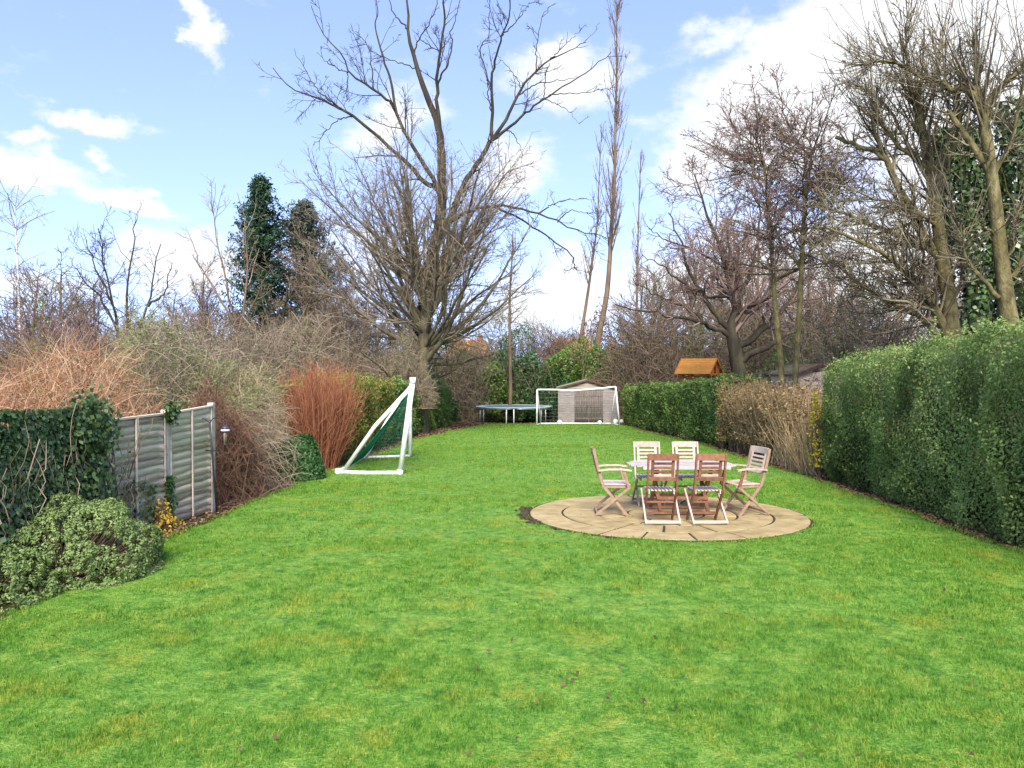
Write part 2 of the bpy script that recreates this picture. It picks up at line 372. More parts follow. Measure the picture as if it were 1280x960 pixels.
m_pale = wood_mat('teak_pale', [(.28, .21, .16), (.43, .35, .285), (.53, .46, .39)], 16)
m_grey = wood_mat('teak_grey', [(.24, .20, .19), (.36, .32, .31), (.45, .41, .40)], 12)
m_tan = wood_mat('teak_tan', [(.17, .10, .065), (.27, .18, .125), (.35, .26, .195)], 14)
m_fence = wood_mat('fence_board', [(.26, .18, .135), (.56, .44, .36), (.72, .60, .50), (.80, .69, .59)], 7, (4, .35, 8), .9, 1.0, .45)
m_fence_g = wood_mat('fence_board_mossy', [(.25, .18, .12), (.54, .43, .32), (.70, .58, .45), (.76, .64, .50)], 7, (4, .35, 8), .9, 1.0, .45)
m_post = plain_mat('fence_post', [(.22, .16, .13), (.42, .37, .33), (.52, .48, .44)], 9, .85, .2, bump=.4)
m_white = plain_mat('white_plastic', [(.50, .51, .46), (.72, .73, .72), (.82, .82, .82)], 5, .38, .45)
m_net = plain_mat('green_net', [(.005, .13, .085), (.010, .20, .13)], 6, .6, .3)
m_netw = plain_mat('pale_net', [(.35, .36, .38), (.5, .5, .52)], 6, .6, .3)
m_shed = wood_mat('shed_board', [(.14, .12, .11), (.225, .20, .185), (.30, .27, .255)], 3, (1, 1, 6), .85, .3, .1)
m_shedpink = wood_mat('shed_gable', [(.25, .19, .165), (.34, .27, .235), (.40, .32, .285)], 3, (1, 1, 6), .85, .3, .1)
m_sheddoor = wood_mat('shed_door', [(.07, .058, .046), (.135, .112, .095), (.20, .17, .15)], 3, (6, 1, 1), .85, .3, .1)
m_felt = plain_mat('mossy_felt', [(.14, .155, .085), (.24, .26, .15), (.32, .32, .22)], 3, .95, .1, bump=.6)
m_felt2 = plain_mat('grey_felt', [(.05, .035, .028), (.09, .065, .05), (.13, .10, .08)], 3, .95, .1, bump=.6)
m_barge = plain_mat('barge_board', [(.07, .035, .028), (.11, .06, .05)], 8, .8, .2)
m_galv = plain_mat('galvanised', [(.38, .41, .43), (.52, .55, .57)], 9, .4, .5, .6)
m_pad = plain_mat('trampoline_pad', [(.22, .38, .37), (.34, .50, .49), (.42, .56, .55)], 4, .5, .3)
m_tmat = plain_mat('trampoline_mat', [(.10, .12, .125), (.16, .185, .19)], 9, .6, .3)
m_play = wood_mat('play_cedar', [(.30, .09, .02), (.42, .14, .03), (.50, .19, .045)], 6)
m_playroof = wood_mat('play_roof', [(.36, .14, .02), (.46, .20, .032), (.52, .25, .05)], 6)
m_slide = plain_mat('yellow_slide', [(.75, .50, .03), (.82, .58, .05)], 3, .35, .5)
m_iron = plain_mat('dark_iron', [(.02, .022, .025), (.05, .052, .055)], 12, .6, .4, .5)
m_cap = plain_mat('feeder_cap', [(.62, .66, .74), (.75, .78, .84)], 9, .3, .5)
m_capd = plain_mat('feeder_blue', [(.03, .03, .09), (.05, .05, .13)], 9, .3, .5)
m_tube = plain_mat('feeder_seed', [(.10, .07, .045), (.26, .21, .15)], 40, .5, .4)
m_brick = plain_mat('house_brick', [(.30, .12, .07), (.42, .19, .11)], 1.5, .9, .2)
m_render = plain_mat('house_render', [(.60, .57, .50), (.72, .69, .62)], .8, .9, .2)
m_rooft = plain_mat('roof_tile', [(.30, .10, .05), (.42, .17, .08), (.36, .14, .07)], 1.2, .85, .2, bump=.4)
m_glass = plain_mat('window_glass', [(.03, .035, .04), (.06, .07, .08)], 1, .08, .6)

b_olive = bark_mat('bark_olive', [(.04, .032, .022), (.08, .066, .042), (.125, .108, .065), (.105, .105, .05)], 5)
b_dark = bark_mat('bark_dark', [(.022, .018, .014), (.042, .035, .025), (.075, .068, .038)], 3)
b_brown = bark_mat('bark_brown', [(.075, .048, .032), (.14, .095, .062), (.19, .14, .09)], 4)
b_mossy = bark_mat('bark_mossy', [(.04, .034, .018), (.10, .085, .038), (.16, .14, .058), (.24, .21, .12)], 7, (1, 1, .5), bump=1)
b_birch = bark_mat('bark_birch', [(.12, .11, .10), (.55, .53, .50), (.66, .64, .61)], 5, (1, 1, 2.5))
t_dark = bark_mat('twig_dark', [(.030, .024, .024), (.055, .042, .036), (.085, .06, .05)], per='rnd')
t_olive = bark_mat('twig_olive', [(.08, .06, .042), (.16, .125, .09), (.25, .20, .145), (.19, .16, .10)], per='rnd')
t_brown = bark_mat('twig_brown', [(.08, .056, .04), (.155, .115, .08), (.24, .19, .135)], per='rnd')
t_plum = bark_mat('twig_plum', [(.09, .054, .048), (.165, .11, .095), (.235, .17, .14)], per='rnd')
t_mossy = bark_mat('twig_mossy', [(.055, .042, .034), (.10, .078, .05), (.18, .15, .085), (.29, .26, .17)], per='rnd')
t_grey = bark_mat('twig_grey', [(.12, .09, .06), (.24, .19, .13), (.37, .31, .22)], per='rnd')
t_tan = bark_mat('bramble_tan', [(.19, .085, .045), (.33, .175, .09), (.43, .26, .14), (.52, .38, .26)], per='rnd')
t_red = bark_mat('dogwood_red', [(.16, .05, .03), (.29, .10, .05), (.36, .15, .075), (.28, .16, .10)], per='rnd')
t_straw = bark_mat('straw', [(.30, .19, .09), (.46, .32, .17), (.58, .44, .27)], per='rnd')
l_hedge = leaf_mat('leaf_privet', [(.07, .105, .026), (.15, .225, .056), (.22, .315, .085), (.27, .37, .11), (.31, .40, .14)], .6, .4, (1.6, (.17, .13, .045), .56, .65))
l_hedge2 = leaf_mat('leaf_hedge_far', [(.07, .115, .027), (.135, .215, .05), (.20, .30, .072), (.27, .37, .10)], .5, .3)
l_hedgey = leaf_mat('leaf_hedge_olive', [(.09, .12, .025), (.17, .21, .04), (.25, .28, .06), (.28, .21, .07)], .5, .3)
l_yel = leaf_mat('leaf_yellow', [(.22, .22, .02), (.42, .36, .025), (.55, .43, .04)], .5, .3)
l_gold = leaf_mat('leaf_gold', [(.45, .27, .02), (.60, .38, .035), (.66, .48, .08)], .5, .3)
l_mound = leaf_mat('leaf_mound', [(.075, .115, .035), (.135, .20, .06), (.20, .285, .09), (.27, .36, .135)], .55, .25)
l_ivy = leaf_mat('leaf_ivy', [(.022, .05, .018), (.045, .09, .028), (.08, .14, .042), (.15, .22, .075)], .35, .15, spec=.5)
l_dark = leaf_mat('leaf_dark', [(.014, .05, .014), (.03, .085, .022), (.05, .125, .032), (.08, .18, .05)], .45, .2)
l_green = leaf_mat('leaf_green', [(.05, .11, .016), (.095, .19, .026), (.15, .26, .038), (.22, .33, .055)], .45, .35)
l_pale = leaf_mat('leaf_palegreen', [(.12, .16, .05), (.20, .25, .085), (.27, .32, .11)], .5, .35)
l_con = leaf_mat('needle_dark', [(.008, .026, .012), (.016, .046, .020), (.028, .07, .030), (.045, .095, .04)], .6, .15)
l_con2 = leaf_mat('needle_grey', [(.045, .055, .036), (.085, .098, .066), (.135, .14, .10)], .6, .15)
l_under = leaf_mat('leaf_undergrowth', [(.025, .055, .014), (.05, .105, .024), (.085, .155, .036), (.13, .20, .05)], .5, .3, (.35, (.10, .075, .045), .52, .8))
l_litter = leaf_mat('leaf_litter', [(.05, .028, .016), (.13, .07, .035), (.22, .12, .06), (.32, .20, .12)], .8, .1)
l_bud = leaf_mat('leaf_bud', [(.10, .075, .045), (.18, .135, .09), (.25, .20, .14)], .7, .2)

# ------------------------------------------------------------------ ground
def ground():
    ys = [-60, 0, 20, 40, 62, 120, 400, 1800]; xs = [-1800, -300, -60, 0, 60, 300, 1800]
    V = [(x, y, gz(y) if y > -60 else -SLOPE*-60) for y in ys for x in xs]; n = len(xs)
    Q = [(j*n+i, j*n+i+1, (j+1)*n+i+1, (j+1)*n+i) for j in range(len(ys)-1) for i in range(n-1)]
    o = link('ground', npmesh('ground', V, Q=Q), None, None, MATS['soil_litter']); tag(o, kind='structure')
ground()
LY = [-3, 2, 6.9, 9.4, 12.8, 17.5, 22, 30, 36, 42, 44]; LX = [-4.2, -4.3, -4.4, -4.45, -4.7, -4.55, -4.3, -3.75, -3.0, -1.75, -1.4]
RY = [-3, 2, 9.4, 16.7, 26, 36, 42, 44]; RX = [5.6, 5.8, 6.15, 6.65, 6.85, 6.25, 5.9, 5.8]
ND = Noise(5, 1.7); NE = Noise(6, 6.0); NB = Noise(7, 1.2)
def xl(y):
    y = np.asarray(y, float); q = np.stack([y, y*0, y*0], -1); return np.interp(y, LY, LX)+.07*ND(q)+.03*NE(q)
def xr(y):
    y = np.asarray(y, float); q = np.stack([y, y*0+9, y*0], -1); return np.interp(y, RY, RX)+.06*ND(q)+.03*NE(q)
def lawn_z(x, y): return -SLOPE*y+.045+.004*NB(np.stack([x, y, y*0], -1))
PC, PR = (2.41, 12.06), 2.17
def lawn():
    ys = np.concatenate([np.arange(-3, 16, .22), np.arange(16, 43.9, .5)]); nx = 50
    u = np.linspace(0, 1, nx); A, B = xl(ys), xr(ys)
    X = A[:, None]+(B-A)[:, None]*u[None]; Y = np.repeat(ys[:, None], nx, 1); Z = lawn_z(X, Y)
    Z[:, 0] -= .05; Z[:, -1] -= .05; Z[0] -= .05; Z[-1] -= .05
    dd = np.hypot(X-PC[0], Y-PC[1]); Z = np.where(dd < PR-.02, -SLOPE*Y-.03, Z)
    i = np.arange(X.size).reshape(X.shape)
    Q = np.stack([i[:-1, :-1], i[:-1, 1:], i[1:, 1:], i[1:, :-1]], -1).reshape(-1, 4)
    o = link('lawn', npmesh('lawn', np.stack([X, Y, Z], -1), Q=Q, smooth=True), None, None, MATS['lawn_turf']); tag(o, kind='structure')
lawn()

# ------------------------------------------------------------------ circular patio
TILT = (-math.atan(SLOPE), 0, 0)
def patio():
    rng = random.Random(3)
    root = thing('circular_patio', 'round sandstone patio set into the lawn under the table', 'patio', (PC[0], PC[1], gz(PC[1])), TILT)
    pts = [(PR*1.0*math.cos(a*math.pi/36), PR*1.0*math.sin(a*math.pi/36)) for a in range(72)]
    link('patio_bed', prism_mesh(pts, -.06, .036, 'patio_bed', 0), root, None, m_bed)
    rings = [(0, .27*PR, 1), (.27*PR, .50*PR, 8), (.50*PR, .745*PR, 15), (.745*PR, .985*PR, 21)]
    for ri, (r0, r1, n) in enumerate(rings):
        if n == 1:
            pl = [((r1-.012)*math.cos(k*math.pi/16), (r1-.012)*math.sin(k*math.pi/16)) for k in range(32)]
            link('paving_stone', prism_mesh(pl, 0, .045, 'paving_stone'), root, None, m_stone); continue
        cuts = sorted([(k+rng.uniform(-.18, .18))/n*2*math.pi+ri*.37 for k in range(n)]); cuts.append(cuts[0]+2*math.pi)
        for a0, a1 in zip(cuts, cuts[1:]):
            g = .017; ri0, ri1 = r0+g, r1-g*.9; m = max(2, int((a1-a0)/.08))
            o1 = [a0+g/ri1+(a1-a0-2*g/ri1)*k/m for k in range(m+1)]; o0 = [a0+g/ri0+(a1-a0-2*g/ri0)*k/m for k in range(m+1)]
            pl = [(ri1*math.cos(a)*(1+rng.uniform(-.003, .003)), ri1*math.sin(a)) for a in o1]+[(ri0*math.cos(a), ri0*math.sin(a)) for a in reversed(o0)]
            o = link('paving_stone', prism_mesh(pl, 0, .043+rng.uniform(0, .008), 'paving_stone'), root, None, m_stone)
    return root
patio()

# ------------------------------------------------------------------ table and chairs
def furn_loc(x, y): return (x, y, gz(y)+.048)
def table():
    t = thing('garden_table', 'weathered grey wooden folding garden table between the six chairs', 'table', furn_loc(2.67, 12.2), TILT)
    L2, D2, z = .83, .48, .755; n = 9; w = 2*D2/n
    for i in range(n):
        y = -D2+(i+.5)*w; cut = max(0, abs(y)-.20)*.75
        bar('table_slat', (-L2+cut, y, z), (L2-cut, y, z), w-.012, .024, t, m_grey, bev=.003)
    for s in (-1, 1): bar('edge_rail', (-L2+.16, s*(D2+.017), z-.012), (L2-.16, s*(D2+.017), z-.012), .026, .05, t, m_grey)
    for s in (-1, 1): bar('cross_rail', (s*.5, -D2+.04, z-.04), (s*.5, D2-.04, z-.04), .05, .045, t, m_brown)
    for s in (-1, 1):
        bar('leg', (s*.42, -.30, z-.065), (s*.42, .30, .03), .04, .055, t, m_brown, up=(1, 0, 0)); bar('leg', (s*.37, .30, z-.065), (s*.37, -.30, .03), .04, .055, t, m_brown, up=(1, 0, 0))
    for y in (-.30, .30): bar('foot_rail', (-.46, y, .028), (.46, y, .028), .05, .045, t, m_brown)
    for y in (-.11, .11): bar('stretcher', (-.40, y*1.6, .24+.0*y), (.40, y*1.6, .24), .03, .05, t, m_brown)
table()
def chair(label, x, y, rz, back, seat, legs, post, arms=False, w=.46):
    t = thing('folding_chair', label, 'chair', furn_loc(x, y), (TILT[0], 0, rz), 'folding garden chairs round the table')
    h = w/2; top, bend, ffoot = Vector((0, -.36, 1.02)), Vector((0, -.20, .47)), Vector((0, .19, .004))
    for s in (-1, 1):
        X = Vector((s*(h-.02), 0, 0))
        link('back_post', strip2([X+top, X+top*.5+bend*.5+Vector((0, -.012, 0)), X+bend, X+ffoot], .026, .042), t, None, post)
        X = Vector((s*(h+.012), 0, 0)); bar('rear_leg', X+Vector((0, .20, .455)), X+Vector((0, -.31, .018)), .026, .042, t, legs, up=(1, 0, 0) if False else (0, 0, 1))
        bar('seat_rail', (s*(h-.05), -.19, .45), (s*(h-.05), .22, .455), .022, .04, t, legs)
    def bp(k, dx, off=0): return Vector((dx, top.y+(bend.y-top.y)*k-off, top.z+(bend.z-top.z)*k))
    pts = [bp(.075, -h+.035+(w-.07)*i/8, .022*math.sin(math.pi*i/8)) for i in range(9)]
    link('top_rail', strip_mesh(pts, .026, .095, 'top_rail'), t, None, back)
    bar('lower_rail', bp(.66, -h+.03), bp(.66, h-.03), .024, .055, t, back, up=(0, -.16, .5))
    for s in (-1, 1): bar('back_stile', bp(.16, s*(h-.085)), bp(.63, s*(h-.085)), .042, .02, t, back, up=(0, 1, .2))
    for k in (.25, .36, .47, .57): bar('back_slat', bp(k, -h+.105), bp(k, h-.105), .018, .034, t, back if k < .5 else seat, up=(0, -.16, .5), bev=.003)
    n = 8
    for i in range(n):
        xx = -h+.045+(w-.09)*i/(n-1); bar('seat_slat', (xx, -.185, .484-.006*math.sin(math.pi*i/(n-1))), (xx, .215, .488), .036, .018, t, seat, bev=.003)
    bar('stretcher', (-h-.01, -.285, .045), (h+.01, -.285, .045), .026, .04, t, legs)
    bar('stretcher', (-h+.03, .10, .115), (h-.03, .10, .115), .024, .036, t, post)
    bar('stretcher', (-h+.03, -.06, .30), (h-.03, -.06, .30), .022, .03, t, post)
    if arms:
        for s in (-1, 1):
            X = s*(h+.005)
            pts = [(X, -.285, .70), (X, -.12, .725), (X, .06, .73), (X, .22, .715)]
            link('armrest', strip_mesh([Vector(p) for p in pts], .055, .024, 'armrest'), t, None, m_pale)
            bar('arm_support', (X, .185, .455), (X, .10, .715), .024, .045, t, arms, up=(0, 0, 1))
    return t
def strip2(pts, w, h):      # board in the y-z plane, width along x
    bm = bmesh.new(); rows = []
    for i, p in enumerate(pts):
        t = (pts[min(i+1, len(pts)-1)]-pts[max(i-1, 0)]).normalized(); s = Vector((1, 0, 0)); u = t.cross(s).normalized()
        rows.append([bm.verts.new(p+s*a*w/2+u*b*h/2) for a, b in ((-1, -1), (1, -1), (1, 1), (-1, 1))])
    for a, b in zip(rows, rows[1:]):
        for i in range(4): bm.faces.new((a[i], a[(i+1) % 4], b[(i+1) % 4], b[i]))
    bm.faces.new(rows[0]); bm.faces.new(rows[-1][::-1]); bmesh.ops.recalc_face_normals(bm, faces=bm.faces)
    me = bpy.data.meshes.new('back_post'); bm.to_mesh(me); bm.free(); return me
chair('brown folding chair in front of the table, nearest the left armchair', 2.17, 11.28, R(-2), m_brown, m_pale, m_pale, m_brown)
chair('brown folding chair in front of the table, nearest the right armchair', 2.83, 11.28, R(2), m_brown, m_pale, m_pale, m_brown)
chair('pale folding chair behind the table, on the side towards the goal frame', 2.33, 12.98, R(180), m_pale, m_grey, m_pale, m_pale, w=.47)
chair('pale folding chair behind the table, on the side towards the brown hedge', 3.0, 12.98, R(181), m_pale, m_grey, m_pale, m_pale, w=.47)
chair('folding armchair at the left end of the table', 1.60, 12.02, R(-92), m_tan, m_grey, m_tan, m_tan, arms=m_tan, w=.54)
chair('folding armchair at the right end of the table, turned slightly outward', 3.60, 12.05, R(104), m_pale, m_pale, m_tan, m_tan, arms=m_brown, w=.54)

# ------------------------------------------------------------------ left fence
def fence():
    rng = np.random.default_rng(11)
    ds = [5.55, 7.4, 9.25, 11.05, 12.5]; fx = [-5.05, -5.03, -5.01, -4.98, -4.885]
    root = thing('lap_fence', 'weathered overlapping-board fence half covered in ivy', 'fence', (-5.0, 9.2, gz(9.2)))
    def wl(name, me, mat, par=root): return world_part(name, me, par, mat) if par is root else link(name, me, par, None, mat)
    for j, (d, x) in enumerate(zip(ds, fx)):
        g = gz(d); wl('post', bar_mesh((x-.01, d, g-.05), (x-.01, d, 1.46 if j != 4 else 1.50), .10, .10, (1, 0, 0), .008), m_post)
    for j in range(4):
        d0, d1, x0, x1 = ds[j]+.06, ds[j+1]-.06, fx[j], fx[j+1]; mt = m_fence if j < 3 else m_fence_g
        zt0, zt1 = 1.39, 1.39+(.05 if j == 3 else 0); g0, g1 = gz(d0)+.04, gz(d1)+.04
        pan = wl('panel', bar_mesh((x0+.012, d0, zt0+.012), (x1+.012, d1, zt1+.012), .055, .03, (0, 0, 1), .004), m_fence_g)   # capping rail carries the slats
        n = 16
        for i in range(n):
            K = 9; V = []; t = np.linspace(0, 1, K)
            a, b = i/n, (i+1.28)/n
            wob = np.interp(t, np.linspace(0, 1, 5), rng.normal(0, .010, 5)); wx = np.interp(t, np.linspace(0, 1, 4), rng.normal(0, .004, 4))
            for k in range(K):
                yy = d0+(d1-d0)*t[k]; xx = x0+(x1-x0)*t[k]; g = g0+(g1-g0)*t[k]; zt = zt0+(zt1-zt0)*t[k]; H = zt-g
                zb, zu = g+H*a+wob[k], min(g+H*b, zt)+wob[k]*.2
                for (zz, ox) in ((zb, .016+wx[k]), (zu, .000), (zu, -.012), (zb, .004+wx[k])): V.append((xx+ox, yy, zz))
            Q = [(k*4+c, k*4+(c+1) % 4, (k+1)*4+(c+1) % 4, (k+1)*4+c) for k in range(K-1) for c in range(4)]+[(0, 1, 2, 3), (K*4-1, K*4-2, K*4-3, K*4-4)]
            s = link('slat', npmesh('slat', V, Q=Q), pan, None, mt)
        for f in (.02, .5, .98):
            yy = d0+(d1-d0)*f; xx = x0+(x1-x0)*f; zt = zt0+(zt1-zt0)*f
            link('batten', bar_mesh((xx+.045, yy, gz(yy)+.05), (xx+.030, yy, zt-.006), .035, .02, (1, 0, 0), .003), pan, None, m_post if f != .5 else m_fence)
    return root
fence()

# ------------------------------------------------------------------ goals
def net_mesh(A, B, C, D, nu, nv, r, rng, sag=.06):      # quad sheet of strands A-B (top) to D-C (bottom)
    A, B, C, D = map(np.array, (A, B, C, D)); out = []
    def S(u, v): return (A*(1-u)+B*u)*(1-v)+(D*(1-u)+C*u)*v+np.array([0, 0, -sag*4*u*(1-u)*(1-v*.3)*0 - sag*math.sin(math.pi*v)*(.7+.3*math.sin(9*u))])
    for i in range(nu+1): out.append([S(i/nu, v) for v in np.linspace(0, 1, 9)])
    for j in range(nv+1): out.append([S(u, j/nv) for u in np.linspace(0, 1, 9)])
    Pt = np.array(out); return tubes([(Pt, np.full(Pt.shape[:2], r), 3)], 'net', rng)
def left_goal():
    root = thing('football_goal', 'large leaning white goal frame with green net beside the hedge', 'goal', (-2.6, 19.8, gz(19.8)))
    g = lambda x, y: np.array([x, y, gz(y)+.075])
    nb, fb = g(-2.565, 17.6), g(-2.93, 22.1); nt, ft = P(516, 476, 17.5), P(512.5, 481, 22.2)
    nk, fk = g(-4.02, 17.75), g(-4.18, 21.5)
    def pp(name, pts, r): return world_part(name, pipe_mesh(pts, r, 12, name), root, m_white)
    pp('goal_post', [nb, nb*.5+nt*.5, nt], .062); pp('goal_post', [fb, fb*.5+ft*.5, ft], .058)
    pp('crossbar', [nt, nt*.5+ft*.5-np.array([0, 0, .02]), ft], .058)
    pp('back_stay', [nt+[-.02, .02, -.12], (nt+nk)*.5+[0, 0, .02], nk+[.12, 0, .02]], .048); pp('back_stay', [ft+[-.02, 0, -.10], (ft+fk)*.5, fk+[.1, 0, .02]], .036)
    pp('ground_bar', [nk+[-.06, 0, 0], (nk+nb)*.5+[0, 0, -.01], nb], .048); pp('ground_bar', [fk, fb], .042); pp('ground_bar', [nk, (nk+fk)*.5, fk], .045)
    for e, nm in ((nb, 'corner_joint'), (nk, 'corner_joint'), (nt, 'corner_joint')):
        pp(nm, [e-[0, 0, .07] if e is not nt else e-[0, 0, .06], e+[0, 0, .08]], .072)
    rng = np.random.default_rng(4)
    world_part('net', net_mesh(nt+[-.05, .1, -.15], ft+[-.05, -.1, -.15], fk+[.05, 0, .03], nk+[.1, .1, .03], 56, 34, .0065, rng, .16), root, m_net)
    world_part('net', net_mesh(ft+[-.02, 0, -.1], ft+[-.04, 0, -.12], fk, fb, 16, 22, .0045, rng, .02), root, m_net)
left_goal()
def far_goal():
    y = 41.9; root = thing('football_goal', 'white goal frame with sagging crossbar standing before the shed', 'goal', (3.6, y, gz(y)))
    g = gz(y); a, b = np.array([P(671, 0, y)[0], y, g]), np.array([P(774.5, 0, y)[0], y, g]); at, bt = P(671.5, 487, y), P(769.5, 483.5, y); mt = P(716, 488.2, y)
    def pp(name, pts, r, m=m_white): return world_part(name, pipe_mesh(pts, r, 10, name), root, m)
    pp('goal_post', [a, at], .048); pp('goal_post', [b, bt], .048)
    pp('crossbar', [at, (at+mt)*.5+[0, 0, .02], mt, mt*.5+bt*.5-[0, 0, .015], bt], .048)
    ka, kb = a+[.25, 1.0, .04], b+[-.35, 1.0, .04]
    pp('back_stay', [at, ka], .026); pp('back_stay', [bt, kb], .022); pp('ground_bar', [a+[0, 0, .04], ka], .035); pp('ground_bar', [b+[0, 0, .04], kb], .035)
    pp('ground_bar', [ka, (ka+kb)/2, kb], .05)
    world_part('net', net_mesh(at, bt, kb, ka, 22, 9, .0018, np.random.default_rng(8), .05), root, m_netw)
far_goal()
def ball(x, px, d, label, r=.125):
    bm = bmesh.new(); bmesh.ops.create_icosphere(bm, subdivisions=2, radius=r)
    # recessed seams round each face of the ball: pull the twelve old vertices in a touch
    for v in bm.verts:
        if len(v.link_edges) == 5: v.co *= .975
    for f in bm.faces: f.smooth = True
    me = bpy.data.meshes.new('football'); bm.to_mesh(me); bm.free()
    o = link('football', me, None, (P(px, 0, d)[0], d, gz(d)+r+.045), m_white); tag(o, label, 'ball', 'footballs in front of the shed')
ball(0, 699.5, 41.6, 'white football on the grass near the left goal post, before the shed', .14)
ball(0, 749.5, 41.7, 'white football under the crossbar in front of the shed door')
ball(0, 769.5, 42.6, 'white football just inside the right goal post by the shed corner', .15)
ball(0, 777.3, 42.8, 'white football outside the right goal post beside the hedge foot', .14)

# ------------------------------------------------------------------ trampoline
def trampoline():
    y, x = 45.2, .12; g = gz(y); z = P(0, 508, y)[2]; r = 2.2
    root = thing('trampoline', 'large round trampoline with pale pads beside the shed', 'trampoline', (x, y, g))
    h = z-g; A = np.linspace(0, 2*np.pi, 49)
    pipe('frame_ring', [(r*math.cos(a), r*math.sin(a), h-.05) for a in A], .035, root, m_galv, 8)
    def annulus(r0, r1, z0, z1, name, mat):
        n = 48; V = []
        for a in A[:-1]:
            for (rr, zz) in ((r0, z0), (r1, z1), (r1, z1-.03), (r0, z0-.03)): V.append((rr*math.cos(a), rr*math.sin(a), zz))
        Q = [(i*4+c, ((i+1) % n)*4+c, ((i+1) % n)*4+(c+1) % 4, i*4+(c+1) % 4) for i in range(n) for c in range(4)]
        link(name, npmesh(name, V, Q=Q), root, None, mat)
    annulus(r-.36, r+.05, h+.035, h+.02, 'safety_pad', m_pad)
    link('jumping_mat', prism_mesh([((r-.37)*math.cos(a), (r-.37)*math.sin(a)) for a in A[:-1]], h-.005, h+.012, 'jumping_mat', 0), root, None, m_tmat)
    for k, a in enumerate((-96, -40, 32, 90, 148, 212)):
        for s in (-5.5, 5.5):
            b = R(a+s); pipe('leg', [((r-.02)*math.cos(b), (r-.02)*math.sin(b), h-.06), (r*1.0*math.cos(b), r*math.sin(b), .02)], .032 if k == 0 else .022, root, m_white if k == 0 else m_galv, 8)
        b0, b1 = R(a-6.5), R(a+6.5); pipe('foot_bar', [(r*math.cos(b0), r*math.sin(b0), .03), (r*math.cos(b1), r*math.sin(b1), .03)], .03, root, m_galv, 8)
trampoline()

# ------------------------------------------------------------------ sheds
def cladding(w, h0, h1f, n, name, t=.02, x0=0):
    """lapped boards on the local x-z plane facing -y; h1f(x) gives the top"""
    V, Q = [], []
    bh = .15
    z = h0; 
    while True:
        zt = z+bh
        xs = [x for x in np.linspace(x0, x0+w, 41) if h1f(x) > z+.01]
        if len(xs) < 2: break
        a, b = xs[0], xs[-1]; za, zb = min(zt, h1f(a)), min(zt, h1f(b)); zm = min(zt, max(h1f(x) for x in xs))
        k = len(V); m = (a+b)/2
        V += [(a, -t, z), (b, -t, z), (b, -.004, zb), (m, -.004, zm), (a, -.004, za), (a, 0.012, z), (b, .012, z)]
        Q += [[k, k+1, k+2, k+3, k+4], [k, k+5, k+6, k+1]]
        z = zt
    me = bpy.data.meshes.new(name); me.from_pydata(V, [], Q); return me
def shed(name, label, loc, rz, w, dep, eave, peak, m_wall, m_roof, m_gable, doors=True, px=.5, over=.12):
    t = thing(name, label, 'shed', loc, (0, 0, rz))
    pk = w*px
    def top(x): return eave+(peak-eave)*(1-abs(x-pk)/(pk if x < pk else w-pk))-.02
    link('front_wall', cladding(w, 0, lambda x: min(top(x), eave-.03) if m_gable else top(x), 0, 'front_wall'), t, (0, 0, 0), m_wall)
    if m_gable: link('gable', cladding(w, eave-.03, top, 0, 'gable', .016), t, (0, 0, 0), m_gable)
    link('back_wall', cladding(w, 0, lambda x: top(w-x), 0, 'back_wall'), t, (w, dep, 0), m_wall).rotation_euler = (0, 0, math.pi)
    link('side_wall', cladding(dep, 0, lambda x: eave-.02, 0, 'side_wall'), t, (0, dep, 0), m_wall).rotation_euler = (0, 0, -math.pi/2)
    link('side_wall', cladding(dep, 0, lambda x: eave-.02, 0, 'side_wall'), t, (w, 0, 0), m_wall).rotation_euler = (0, 0, math.pi/2)
    for x in (0, w): bar('corner_post', (x, -.012, 0), (x, -.012, top(x)-.01), .05, .05, t, m_wall, up=(0, 1, 0))
    for s in (0, 1):
        xe = -over if s == 0 else w+over; k = (peak-eave)/(pk if s == 0 else w-pk); ze = eave-k*over
        a, b = (xe, ze), (pk, peak); th = .035
        V = [(a[0], -over, a[1]), (b[0], -over, b[1]), (b[0], dep+over, b[1]), (a[0], dep+over, a[1])]; V += [(x, y, z+th) for x, y, z in V]
        F = [(0, 3, 2, 1), (4, 5, 6, 7), (0, 1, 5, 4), (2, 3, 7, 6), (3, 0, 4, 7), (1, 2, 6, 5)]
        me = bpy.data.meshes.new('roof_slope'); me.from_pydata(V, [], F); ro = link('roof_slope', me, t, None, m_roof)
        link('barge_board', bar_mesh((xe, -over-.012, ze-.02), (pk, -over-.012, peak-.02), .02, .10, (0, 0, 1), .003), ro, None, m_barge)
    return t
